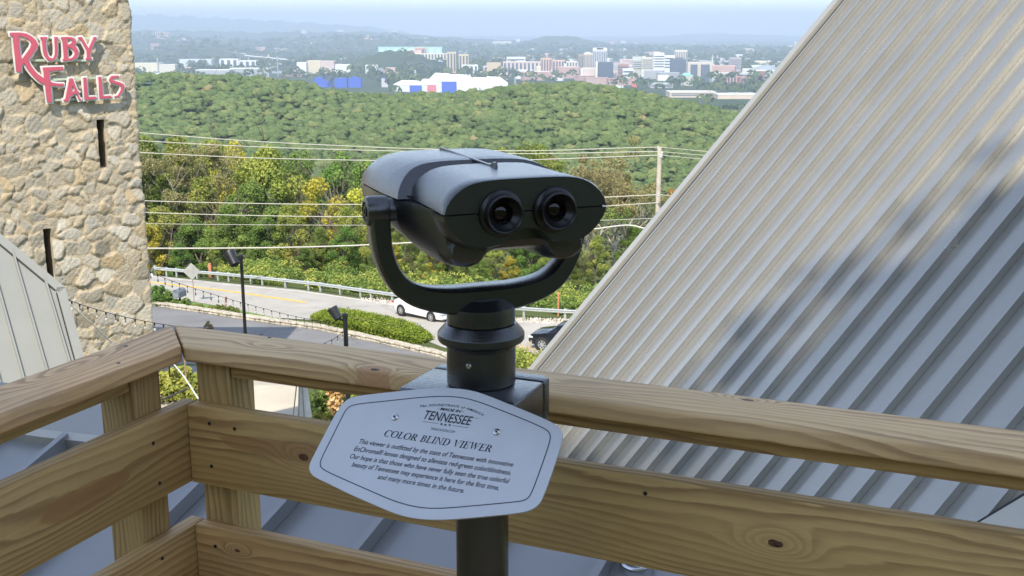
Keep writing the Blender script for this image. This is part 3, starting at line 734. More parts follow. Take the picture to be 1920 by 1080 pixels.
# many tiny houses: nothing tells them apart
g = random.Random(42)
cols = [WHITE, WHITE, CREAM, (.68, .66, .62), (.58, .5, .45), PINK, (.5, .32, .28), GREY, (.62, .6, .56)]
protos = {}
def near_known(u, v):
    return 560 < u < 700 and 140 < v < 160
for i in range(290):
    if i < 185: u = g.uniform(930, 1470); v = g.uniform(110, 152)
    elif i < 240: u = g.uniform(250, 930); v = g.uniform(100, 146)
    else: u = g.uniform(245, 1500); v = g.uniform(82, 104)
    if near_known(u, v): continue
    d = (CAMZ + 190) / -ray(u, v).z
    p = px(u, v, d); ci = g.randrange(len(cols)); zone = 'standing in the downtown band right of centre' if i < 185 else ('standing on the valley plain left of centre' if i < 240 else 'standing on the far slopes near the horizon'); key = (ci, zone)
    s = g.uniform(16, 40) if i < 185 else g.uniform(12, 28) * (1.5 if v < 104 else 1)
    if key not in protos:
        cn = ('white', 'white', 'cream', 'off white', 'dull tan', 'pink', 'brick red', 'grey', 'pale stone')[ci]; t = thing('valley_building', 'tiny %s block %s' % (cn, zone), 'building', (0, 0, 0), 'tiny %s blocks %s' % (cn, zone))
        MB().box((0, 0, .5), (1.6, 1, 1)).build('wall', facade(cols[ci]), t)
        MB().box((0, 0, 1.06), (1.64, 1.03, .12)).build('roof', facade(tuple(min(.8, k * 1.2) for k in cols[ci])), t)
        protos[key] = t
    else: t = copy_tree(protos[key])
    t.location = (p.x, p.y, float(land_z(p.x, p.y)) - 1); t.scale = (s * g.uniform(.8, 2.2), s, s * g.uniform(.5, 1.3)); t.rotation_euler.z = g.uniform(-.6, .6)

# ------------------------------------------------------------------ roadside trees
def limb(mb, p, d, L, r, lvl, rs, tips, bend=.25):
    n = 4; pts = [p]; rad = [r]; q = p.copy(); dd = d.copy()
    for i in range(n):
        dd = (dd + Vector((rs.uniform(-bend, bend), rs.uniform(-bend, bend), rs.uniform(-.05, .18)))).normalized()
        q = q + dd * L / n; pts.append(q.copy()); rad.append(r * (1 - .62 * (i + 1) / n))
    mb.tube(pts, rad, 6 if lvl < 2 else 4)
    if lvl >= 3: tips.append(pts[-1]); return
    for i in range(rs.randint(2, 4) if lvl else rs.randint(5, 8)):
        f = rs.uniform(.42, 1.0); k = min(n - 1, int(f * n)); s = pts[k].lerp(pts[k + 1], f * n - k)
        a = rs.uniform(0, 6.28); out = Vector((math.cos(a), math.sin(a), rs.uniform(.15, .9))).normalized()
        limb(mb, s, (dd * .5 + out).normalized(), L * rs.uniform(.42, .62), r * (1 - .6 * f) * .7, lvl + 1, rs, tips, bend)
    tips.append(pts[-1])
def tree_proto(seed, H, cr, nl, size, mat, bare=False, bark=None, nclump=60, zlow=.10, jag=.55):
    """a trunk with limbs and a crown of leaf clumps, base at the origin"""
    rs = random.Random(seed); t = thing('broadleaf_tree', '-', 'tree')
    mb = MB(); tips = []
    limb(mb, Vector((0, 0, -1)), Vector((rs.uniform(-.08, .08), rs.uniform(-.08, .08), 1)), H * .82, H * .022, 0 if not bare else 0, rs, tips)
    mb.build('trunk', bark or M_bark, t, True)
    C = []; rad = []
    for i in range(nclump):
        a = rs.uniform(0, 6.28); zz = rs.uniform(0, 1) ** .8; z = H * (zlow + (1 - zlow) * zz)
        prof = math.sin(min(1, (zz * .86 + .16)) * math.pi) ** .6
        rr = cr * prof * math.sqrt(rs.uniform(.08, 1)) * rs.uniform(1 - jag * .5, 1 + jag * .25)
        C.append((rr * math.cos(a), rr * math.sin(a), z - .6)); rad.append(cr * rs.uniform(.17, .34))
    if bare:
        C = [tuple(rs.choice(tips) + Vector((rs.uniform(-.5, .5), rs.uniform(-.5, .5), rs.uniform(-.3, .5)))) for _ in range(nclump)]; rad = [cr * rs.uniform(.12, .24) for _ in C]
    foliage_obj('crown', C, rad, nl, size, seed, mat, t, .8)
    return t
KINDS = {
    'green': [tree_proto(101, 14, 4.6, 330, .29, L_green), tree_proto(102, 13, 4.9, 330, .29, L_green, nclump=52)],
    'lime': [tree_proto(103, 13, 4.4, 330, .29, L_lime), tree_proto(104, 14, 4.0, 330, .29, L_lime, nclump=40)],
    'gold': [tree_proto(105, 11, 3.6, 330, .29, L_yellow, nclump=38), tree_proto(106, 10, 3.2, 330, .29, L_yellow, nclump=34)],
    'deep': [tree_proto(107, 12, 4.4, 330, .29, L_dark, nclump=50)],
    'brown': [tree_proto(108, 15, 4.6, 100, .27, L_brown, True, M_bark_pale, 110), tree_proto(109, 15, 4.2, 80, .27, L_brown, True, M_bark_pale, 100), tree_proto(111, 14, 4.2, 60, .30, L_green, True, M_bark_pale, 90)],
    'orange': [tree_proto(110, 9, 3.0, 300, .28, L_orange, nclump=30)],
}
used = set()
WORDS = {'green': 'leafy mid green tree', 'lime': 'bright yellow green tree', 'gold': 'golden yellow tree', 'deep': 'deep green tree', 'brown': 'thin brownish tree with pale bare branches', 'orange': 'orange autumn tree'}
def plant(kind, u, vt, depth, H, label, k=None, rz=None):
    P = KINDS[kind]; src = P[(k if k is not None else rnd.randrange(len(P)))]
    r = ray(u, vt); top = O + r * (depth / CP)
    base = float(ground_z(top.x, top.y)); h0 = {101: 14}.get(0, None)
    if src.name not in used: t = src; used.add(src.name)
    else: t = copy_tree(src)
    Hp = max(v.co.z for v in [ch for ch in src.children if ch.name.startswith('crown')][0].data.vertices) if 'Hp' not in src else src['Hp']
    src['Hp'] = Hp; t['Hp'] = Hp
    need = top.z - base; s = need / Hp
    # keep crowns in proportion: bury the trunk foot rather than stretch the tree
    sc = min(s, H); t.location = (top.x, top.y, top.z - Hp * sc); t.scale = (sc, sc, sc * 1.0)
    if s > H: t.scale = (sc, sc, s); t.location.z = base
    t.rotation_euler.z = rz if rz is not None else rnd.uniform(0, 6.28)
    tag(t, label, 'tree', 'trees growing behind the guardrail'); return t
TREES = [  # kind, u, v of the top, distance, widest scale, label
    ('green', 262, 244, 112, 1.05, 'mid green tree rising beside the stone tower in the back row'),
    ('lime', 330, 252, 116, 1.0, 'yellow green tree second from the stone tower in the back row'),
    ('brown', 352, 262, 106, .95, 'thin twiggy tree with pale trunks between the stone tower and the lamp post'),
    ('gold', 436, 262, 114, 1.0, 'golden topped tree standing highest above the lamp post'),
    ('lime', 395, 258, 122, 1.0, 'yellow green tree behind the twiggy tree, its top under the upper wires'),
    ('lime', 500, 270, 110, 1.05, 'yellow green tree right of the golden topped tree, above the floodlight'),
    ('green', 560, 276, 116, 1.05, 'mid green tree behind and right of the lamp post, third wire crossing its top'),
    ('deep', 640, 282, 112, 1.0, 'deep green tree left of the viewer head with its top against the wooded hill'),
    ('green', 690, 292, 106, 1.0, 'mid green tree whose top touches the left end of the viewer head'),
    ('gold', 596, 330, 101, .95, 'golden yellow tree midway between the lamp post and the viewer'),
    ('gold', 668, 352, 99, .9, 'golden tree just left of the yoke arm of the viewer'),
    ('lime', 540, 380, 97, .85, 'low yellow green tree under the wires right of the lamp post'),
    ('deep', 498, 402, 98, .85, 'dark green tree directly right of the floodlight on the lamp post'),
    ('green', 428, 380, 99, .9, 'mid green tree directly behind the lamp post floodlight'),
    ('lime', 300, 385, 103, .9, 'yellow green tree low beside the stone tower edge'),
    ('gold', 275, 420, 100, .75, 'small golden tree touching the stone tower above the guardrail'),
    ('deep', 360, 405, 101, .85, 'dark green tree above the orange stake behind the guardrail'),
    ('green', 600, 425, 94, .8, 'low mid green tree above the guardrail left of the white car'),
    ('deep', 650, 420, 93, .75, 'low deep green tree behind the guardrail left of the white car'),
    ('lime', 710, 400, 91, .8, 'yellow green tree behind the white car beside the yoke arm'),
    ('green', 755, 415, 89, .75, 'mid green tree framed in the left side of the yoke'),
    ('gold', 812, 455, 87, .62, 'small golden tree framed by the yoke under the viewer head'),
    ('green', 872, 452, 86, .7, 'mid green tree in the middle of the yoke opening'),
    ('lime', 925, 458, 88, .7, 'yellow green tree at the right of the yoke opening'),
    ('deep', 990, 440, 86, .8, 'dark green tree behind the right arm of the yoke'),
    ('gold', 735, 452, 88, .62, 'small golden tree showing just inside the left arm of the yoke'),
    ('deep', 842, 440, 87, .7, 'deep green tree framed under the middle of the viewer head'),
    ('lime', 792, 470, 84, .55, 'small yellow green tree low inside the yoke above the white car'),
    ('green', 900, 478, 83, .55, 'small mid green tree low inside the yoke above the collar'),
    ('gold', 955, 480, 84, .5, 'small golden tree low inside the right part of the yoke'),
    ('lime', 770, 310, 108, 1.0, 'yellow green tree hidden mostly behind the viewer head'),
    ('green', 860, 305, 112, 1.0, 'mid green tree mostly hidden behind the middle of the viewer head'),
    ('green', 1010, 268, 108, .9, 'green topped tree just above the right end of the viewer head'),
    ('brown', 1070, 262, 100, 1.0, 'brownish bare branched tree right behind the right eyepiece'),
    ('brown', 1150, 260, 98, 1.0, 'tallest brownish tree with pale branches left of the utility pole'),
    ('brown', 1195, 300, 92, .95, 'pale trunked twiggy tree beside the utility pole'),
    ('brown', 1120, 330, 88, .85, 'low bare branched tree with forked pale limbs above the guardrail end'),
    ('green', 1085, 470, 83, .7, 'low mid green tree right of the yoke above the guardrail'),
    ('lime', 1150, 505, 80, .5, 'low yellow green tree beside the metal roof edge and orange marker'),
    ('green', 318, 322, 108, 1.0, 'mid green tree in the middle row right beside the stone tower edge'),
    ('lime', 380, 330, 106, 1.0, 'yellow green tree in the middle row above the orange stake'),
    ('green', 470, 335, 105, 1.0, 'mid green tree in the middle row just right of the lamp post'),
    ('lime', 650, 385, 97, .9, 'yellow green tree under the fourth wire left of the yoke pivot'),
    ('deep', 335, 455, 95, .8, 'low deep green tree behind the drain pipe under the guardrail'),
    ('lime', 400, 462, 94, .75, 'low yellow green tree left of the lamp post floodlight'),
    ('green', 470, 468, 93, .75, 'low mid green tree right under the floodlight on the lamp post'),
    ('gold', 540, 472, 92, .7, 'low golden tree over the middle of the visible guardrail'),
    ('deep', 570, 462, 92, .8, 'low dark tree over the middle of the visible guardrail'),
    ('green', 700, 470, 89, .7, 'low mid green tree behind the left part of the white car'),
    ('lime', 1030, 430, 86, .8, 'yellow green tree under the right end of the viewer head'),
    ('brown', 1035, 300, 97, 1.0, 'brown olive tree directly above the right end of the viewer head'),
    ('brown', 1105, 275, 94, 1.0, 'brownish twiggy tree midway between the right eyepiece and the utility pole'),
    ('brown', 1060, 380, 87, .8, 'low twiggy brownish tree touching the right end of the viewer head'),
    ('deep', 1190, 420, 90, .9, 'dark green tree low against the roof edge left of the utility pole'),
    ('lime', 1120, 440, 84, .7, 'yellow green tree at the foot of the bare pale limbs'),
    ('green', 1225, 440, 95, .8, 'mid green tree at the foot of the utility pole by the roof edge'),
    ('orange', 1262, 352, 128, .8, 'small orange autumn tree between the utility pole and the metal roof'),
    ('green', 1250, 385, 105, .9, 'mid green tree right of the utility pole beside the roof edge'),
    ('deep', 1310, 340, 140, 1.0, 'dark green tree farthest right, touching the roof edge beyond the pole'),
]
for k, uu, vv, dd, sc, lab in TREES: plant(k, uu, vv, dd, sc, lab)
for k, ps in KINDS.items():
    for p_ in ps:
        if p_.name not in used:
            for ch in list(p_.children): bpy.data.objects.remove(ch)
            bpy.data.objects.remove(p_)

# ------------------------------------------------------------------ guardrail
M_galv = simple('galvanised_steel', (0.62, 0.64, 0.62), 0.42, 0.55, 0.08, 4)
GR = [(60, 500), (180, 506), (295, 516), (430, 528), (515, 537), (602, 547), (697, 561), (800, 576), (900, 588), (983, 595), (1060, 600), (1150, 604), (1300, 606)]
gps = [gp(*q) for q in GR]
rail = thing('guardrail', 'long galvanised guardrail curving along the far side of the road', 'guardrail', tuple(gps[6]))
path = []
for a, b in zip(gps[:-1], gps[1:]):
    k = max(1, int((b - a).length / 1.0))
    for i in range(k): path.append(a.lerp(b, i / k))
path = [lift(p, 0) for p in path]
prof = [(0.00, .48), (.045, .50), (.05, .545), (.0, .585), (.0, .615), (.05, .655), (.045, .70), (0.0, .72), (-.012, .72), (.03, .69), (.034, .665), (-.014, .62), (-.014, .58), (.034, .54), (.03, .51), (-.012, .48)]
rings = []
for i, p in enumerate(path):
    t = path[min(i + 1, len(path) - 1)] - path[max(i - 1, 0)]; t.z = 0; t.normalize(); n = Vector((t.y, -t.x, 0))
    if n.y > 0: n = -n
    rings.append([p + n * (a * 1.6 + .12) + Vector((0, 0, h)) for a, h in prof])
MB().loft(rings).build('beam', M_galv, rail, False)
acc = 0; last = path[0]; d0 = 0
for i, p in enumerate(path):
    acc += (p - last).length; last = p
    if acc >= d0:
        d0 += 1.9
        t = path[min(i + 1, len(path) - 1)] - path[max(i - 1, 0)]; t.z = 0; t.normalize(); n = Vector((t.y, -t.x, 0)); n = -n if n.y > 0 else n
        ax = (t, n, Vector((0, 0, 1)))
        mb = MB(); mb.box(p + Vector((0, 0, .30)), (.15, .02, .92), ax); mb.box(p + Vector((0, 0, .30)) + n * .09, (.15, .02, .92), ax); mb.box(p + Vector((0, 0, .30)) + n * .045, (.015, .09, .92), ax)
        mb.build('post', M_galv, rail)

# ------------------------------------------------------------------ utility pole and wires
M_pole = simple('pale_pole_wood', (0.50, 0.43, 0.34), 0.85, 0, 0.2, 2, 0.6, 20)
M_wire = simple('weathered_cable', (0.46, 0.44, 0.36), 0.6)
M_wire_b = simple('pale_cable', (0.48, 0.45, 0.38), 0.5)
PD = 76.0
pole_top = px(1237, 277, PD); pb = Vector((pole_top.x, pole_top.y, float(ground_z(pole_top.x, pole_top.y)) - .3))
pole = thing('utility_pole', 'pale wooden utility pole standing left of the big metal roof edge', 'utility pole', tuple(pb))
MB().tube([pb, pole_top], [.21, .15], 12).build('pole', M_pole, pole, True)
for i, (u, v) in enumerate([(1234, 278), (1241, 288), (1240, 293), (1235, 366)]):
    p = px(u, v, PD); MB().lathe([(.03, -.14), (.10, -.06), (.06, 0), (.10, .06), (.03, .14)], p, n=10).build('insulator', simple('insulator_grey', (.5, .5, .5), .3), pole, True)
wires = [
    ('top overhead wire, running into the very top of the utility pole', [(180, 242), (262, 249), (480, 266), (700, 276), (809, 280), (992, 284), (1180, 277), (1236, 276)], .028),
    ('second overhead wire from the top, close under the first', [(180, 258), (262, 264), (480, 276), (690, 282), (850, 286), (992, 289), (1180, 285), (1237, 284)], .028),
    ('third overhead wire from the top, touching the viewer head', [(180, 281), (262, 286), (480, 297), (700, 301), (850, 303), (992, 300), (1180, 293), (1237, 291)], .03),
    ('fourth overhead wire, crossing the tree crowns behind the yoke pivot', [(180, 371), (270, 377), (480, 382), (690, 384), (950, 380), (1130, 370), (1235, 365)], .03),
    ('fifth overhead wire, just below the fourth across the tree crowns', [(180, 393), (272, 399), (500, 405), (690, 407), (950, 399), (1130, 387), (1235, 380)], .028),
    ('thin faint overhead wire, sixth from the top', [(180, 415), (272, 420), (690, 423), (950, 420), (1130, 413), (1235, 409)], .018),
    ('thick pale cable, lowest of the overhead wires above the guardrail', [(180, 464), (285, 466), (500, 465), (690, 460), (900, 447), (1100, 432), (1160, 423), (1185, 422), (1205, 428), (1218, 429), (1235, 424)], .05),
    ('short wire running right from the pole top to the metal roof edge', [(1237, 276), (1290, 281), (1345, 286), (1700, 330)], .025),
    ('second short wire right of the utility pole', [(1237, 284), (1290, 289), (1345, 293), (1700, 338)], .022),
    ('third short wire right of the utility pole', [(1238, 291), (1290, 296), (1345, 301), (1700, 345)], .022),
    ('low short wire right of the utility pole', [(1237, 365), (1275, 369), (1700, 390)], .022),
]
for lab, pts, r in wires:
    ps = [px(u, v, PD + (87 - PD) * max(0, (1237 - u) / 975) + max(0, u - 1237) * .01) for u, v in pts]
    # smooth the sag
    q = ps
    for _ in range(2):
        q = [q[0]] + [x for a, b in zip(q[:-1], q[1:]) for x in (a.lerp(b, .25), a.lerp(b, .75))] + [q[-1]]
    o = MB().tube(q, r * 1.15, 6).build('overhead_wire', M_wire_b if r > .04 else M_wire, None, True)
    tag(o, lab, 'wire', 'overhead wires above the road')

# ------------------------------------------------------------------ yard: lamp posts, string lights, hedge, signs, mailbox
M_lampblk = simple('black_lamp_metal', (.03, .03, .035), .4, .3)
M_bulb = simple('clear_bulb_glass', (.55, .5, .4), .15)
def lamppost(u, vtop, vbot, depth, r, label, lamp_px, lamp_r, lamp_dir, post=True):
    top = px(u, vtop, depth); base = Vector((top.x, top.y, float(ground_z(top.x, top.y))))
    t = thing('lamp_post', label, 'lamp post', tuple(base))
    MB().tube([base, top], [r * 1.1, r], 12).build('pole', M_lampblk, t, True)
    MB().lathe([(r * 1.25, -.05), (r * 1.25, .05), (.01, .08)], top, n=12).build('cap', M_lampblk, t, True)
    c = px(*lamp_px, depth - .1); d = Vector(lamp_dir).normalized()
    MB().tube([top + Vector((0, 0, -.12)), top.lerp(c, .5) + Vector((0, 0, -.12)), c + d * -.05], .03, 6).build('bracket', M_lampblk, t, True)
    f = MB().lathe([(lamp_r * .45, -lamp_r * 1.5), (lamp_r * .8, -lamp_r * 1.3), (lamp_r * .9, 0), (lamp_r * 1.05, lamp_r * .9), (lamp_r * 1.05, lamp_r * 1.15), (lamp_r * .85, lamp_r * 1.0), (lamp_r * .8, lamp_r * .4)], c, d, 20).build('floodlight', M_lampblk, t, True)
    MB().lathe([(lamp_r * .95, lamp_r * 1.02), (lamp_r * .95, lamp_r * 1.06), (.01, lamp_r * 1.07)], c, d, 20).build('lens', simple('floodlight_glass', (.25, .27, .28), .1), f)
    return t
lamppost(452, 482, 618, 28, .042, 'tall black lamp post with a floodlight, standing nearer the stone tower', (435, 484), .15, (-.45, .4, .75))
lamppost(647, 592, 645, 27, .056, 'black post with a can floodlight in front of the hedge', (628, 587), .125, (-.5, .25, .8))
def string_light(pts, depths, label, nb, drop=.17, r=.006):
    ps = [px(u, v, d) for (u, v), d in zip(pts, depths)]
    for _ in range(2): ps = [ps[0]] + [x for a, b in zip(ps[:-1], ps[1:]) for x in (a.lerp(b, .25), a.lerp(b, .75))] + [ps[-1]]
    t = thing('string_lights', label, 'string lights', tuple(ps[0]))
    MB().tube(ps, r, 5).build('cable', M_lampblk, t)
    L = [0]
    for a, b in zip(ps[:-1], ps[1:]): L.append(L[-1] + (b - a).length)
    for i in range(nb):
        s = L[-1] * (i + .5) / nb; k = max(j for j in range(len(L)) if L[j] <= s); k = min(k, len(ps) - 2); p = ps[k].lerp(ps[k + 1], (s - L[k]) / max(1e-6, L[k + 1] - L[k]))
        b = MB().lathe([(.014, 0), (.014, -.04), (.005, -.045), (.005, -drop * .6), (.014, -drop * .68)], p, n=6).build('socket', M_lampblk, t)
        MB().lathe([(.014, -drop * .68), (.024, -drop * .85), (.020, -drop * 1.0), (.004, -drop * 1.08)], p, n=8).build('bulb', M_bulb, b, True)
string_light([(262, 500), (304, 520), (335, 531), (372, 543), (410, 555), (452, 567), (508, 582), (551, 593), (600, 602), (640, 608)], [29, 28.8, 28.6, 28.5, 28.3, 28, 27.7, 27.5, 27.2, 27], 'string of bulbs sagging from the stone tower past the lamp post', 26)
string_light([(127, 562), (160, 574), (200, 586), (245, 597), (292, 606), (330, 612)], [17.5, 18, 18.5, 19, 19.5, 20], 'string of bulbs crossing in front of the stone tower foot', 12, .14)
string_light([(646, 618), (632, 632), (612, 642), (590, 650)], [27, 26.5, 26, 25.5], 'short dark string of bulbs dropping from the black post to the railing', 5)
gw = MB().tube([px(130, 570, 17.5), px(170, 604, 17.8), px(210, 643, 18.2)], .012, 5).build('guy_wire', M_wire); tag(gw, 'thin slanting wire across the stone tower foot', 'wire')
# hedge
hd = thing('hedge', 'long clipped green hedge on the stone kerb in front of the white car', 'hedge', tuple(gp(700, 625)))
hp = [gp(583, 603), gp(620, 611), (gp(680, 624)), gp(740, 637), gp(795, 650)]
C = []; rad = []; g = random.Random(9)
tot = sum((b - a).length for a, b in zip(hp[:-1], hp[1:])); run = 0
for a, b in zip(hp[:-1], hp[1:]):
    L_ = (b - a).length; n = int(L_ / .20)
    for i in range(n):
        p = a.lerp(b, i / n); f = (run + L_ * i / n) / tot; env = math.sqrt(max(.06, 1 - abs(2 * f - 1) ** 3.2))
        for j in range(7):
            w_ = 2.3 * j / 6
            for zz in (.12, .40, .64 * (1 - .18 * abs(j - 3) / 3)):
                C.append((p.x + .15 * w_ + g.uniform(-.06, .06), p.y + 1.15 + (w_ - 1.15) * env, float(ground_z(p.x, p.y)) + zz * env + g.uniform(-.03, .04))); rad.append(g.uniform(.22, .30))
    run += L_
foliage_obj('foliage', C, rad, 46, .11, 31, L_hedge, hd, .8, .9)
MB().box(hp[0].lerp(hp[-1], .5) + Vector((0, 1.1, .35)), (6, .5, .5), (Vector((hp[-1] - hp[0]).normalized()), Vector((0, 1, 0)), Vector((0, 0, 1)))).build('stems', M_bark, hd)
def bush(name, u, v, rx, h, label, mat, seed, n=60, leaf=.15, z=None, cat='bush', depth=None):
    p = gp(u, v) if depth is None else None
    if depth is not None: q = px(u, v, depth); p = Vector((q.x, q.y, float(ground_z(q.x, q.y))))
    g = random.Random(seed); C = []; rad = []
    for _ in range(n):
        a = g.uniform(0, 6.28); r_ = rx * math.sqrt(g.random()) * .85; zz = h * g.uniform(.1, .9) * math.sqrt(max(.05, 1 - (r_ / rx) ** 2))
        C.append((p.x + r_ * math.cos(a), p.y + r_ * math.sin(a), p.z + zz)); rad.append(rx * g.uniform(.15, .28))
    o = foliage_obj(name, C, rad, 70, leaf, seed, mat, None, .8)
    o.data.transform(Matrix.Translation(-p)); o.location = p
    tag(o, label, cat); return o
bush('round_shrub', 300, 571, 1.0, 1.45, 'round clipped dark green shrub against the stone tower edge', L_dark, 51, 80, .13)
bush('bush', 985, 705, 2.0, 1.2, 'yellow green bush right of the viewer column by the dark car', L_lime, 52, 60, .16)
bush('bush', 388, 624, .55, .8, 'small dry shrub on the drive just above the railing corner', L_brown, 53, 14, .10)
for i, (u, v, s, lab) in enumerate([(338, 573, .5, 'low green weed clump beside the mailbox'), (372, 581, .45, 'low green weed clump below the diamond sign'), (405, 586, .5, 'low green weed clump left of the red marker post'), (430, 590, .5, 'low green weed clump right of the red marker post')]):
    bush('weed_clump', u, v, s * 1.6, s, lab, L_green, 60 + i, 18, .12, cat='weeds')
# pampas plumes
def plume(u, v, h, label, seed, n=14):
    p = gp(u, v); g = random.Random(seed); t = thing('pampas_grass', label, 'grass clump', tuple(p))
    mb = MB(); C = []; rad = []
    for _ in range(n):
        a = g.uniform(0, 6.28); l = g.uniform(.05, .35); hh = h * g.uniform(.65, 1)
        q = p + Vector((math.cos(a) * l * 2.0, math.sin(a) * l * 2.0, hh)); mb.tube([p + Vector((math.cos(a) * .2, math.sin(a) * .2, 0)), p.lerp(q, .6) + Vector((0, 0, .1)), q], .012, 4)
        for k in range(5): C.append(tuple(q + Vector((g.uniform(-.04, .04), g.uniform(-.04, .04), -.13 * k)))); rad.append(.05)
    mb.build('stems', M_bark_pale, t); foliage_obj('plumes', C, rad, 26, .06, seed, L_plume, t, 1.6)
    foliage_obj('blades', [(p.x + g.uniform(-.5, .5), p.y + g.uniform(-.5, .5), p.z + g.uniform(.1, .6)) for _ in range(16)], [.3] * 16, 40, .22, seed + 1, L_hedge, t, 1.2)
plume(976, 692, 1.7, 'clump of tall pale grass plumes right beside the viewer column', 71)
plume(1000, 696, 1.1, 'clump of pale grass plumes nearer the dark car', 72, 8)
# diamond sign seen from behind
p = gp(364, 567); t = thing('road_sign', 'bare grey back of a diamond shaped road sign on a rusty post', 'road sign', tuple(p))
top = px(357.5, 510, (p.y) / (CP - (510 - 540) / FPX * SP) )
MB().box(p + Vector((0, .02, 1.35)), (.05, .03, 2.7)).build('post', simple('rusty_post', (.33, .2, .13), .8), t)
cc = p + Vector((-.03, 0, 2.25)); s_ = .62
MB().prism([cc + Vector((0, -.02, s_)), cc + Vector((s_, -.02, 0)), cc + Vector((0, -.02, -s_)), cc + Vector((-s_, -.02, 0))], (0, -.012, 0)).build('panel', simple('bare_sign_back', (.48, .47, .44), .5, .3), t, False, .004, 1)
# mailbox
p = gp(338, 572); t = thing('mailbox', 'grey mailbox with a peaked lid beside the round shrub', 'mailbox', tuple(p))
MB().box(p + Vector((0, 0, .3)), (.12, .12, .6)).build('post', simple('dark_post', (.07, .07, .07), .7), t)
M_mail = simple('mailbox_grey', (.16, .18, .21), .5, .2)
a = (Vector((.94, -.34, 0)), Vector((.34, .94, 0)), Vector((0, 0, 1))); c = p + Vector((0, 0, .85))
ring = [(-.28, -.24), (.28, -.24), (.28, .16), (.20, .30), (0, .36), (-.20, .30), (-.28, .16)]
MB().prism([c + a[0] * x + a[2] * z - a[1] * .42 for x, z in ring], a[1] * .84).build('box', M_mail, t, False, .02, 1)
MB().box(c - a[1] * .43 + a[2] * -.02, (.44, .02, .30), a).build('door', simple('mailbox_door', (.26, .29, .32), .4, .2), t)
# marker post, orange stakes
M_or = simple('orange_stake', (.62, .24, .12), .7)
p = gp(423, 583); t = thing('marker_post', 'short leaning red marker post on the verge with a white base', 'marker post', tuple(p))
MB().tube([p + Vector((0, 0, .25)), p + Vector((.10, 0, 1.0))], .07, 8).build('post', simple('faded_red', (.38, .17, .15), .8), t)
MB().tube([p, p + Vector((0.03, 0, .28))], .05, 6).build('foot', M_whitep, t)
for (u, v0, v1, lab) in [(393, 498, 527, 'thick orange stake standing behind the left part of the guardrail'), (1047, 551, 598, 'slim orange stake behind the guardrail right of the viewer')]:
    p = gp(u, v1 - 3); h = (v1 - v0) / FPX * p.y * 1.03
    o = MB().tube([p + Vector((0, .3, 0)), p + Vector((0, .3, h))], .055 if u > 500 else .13, 8).build('stake', M_or); tag(o, lab, 'stake', 'orange stakes')
# culvert end seen under the guardrail
p = gp(345, 519); o = MB().tube([p + Vector((-1.0, .8, .28)), p + Vector((1.0, .3, .28))], .26, 14).build('drain_pipe', simple('black_pipe', (.03, .03, .03), .6), None, True); tag(o, 'black drain pipe lying under the left part of the guardrail', 'pipe')

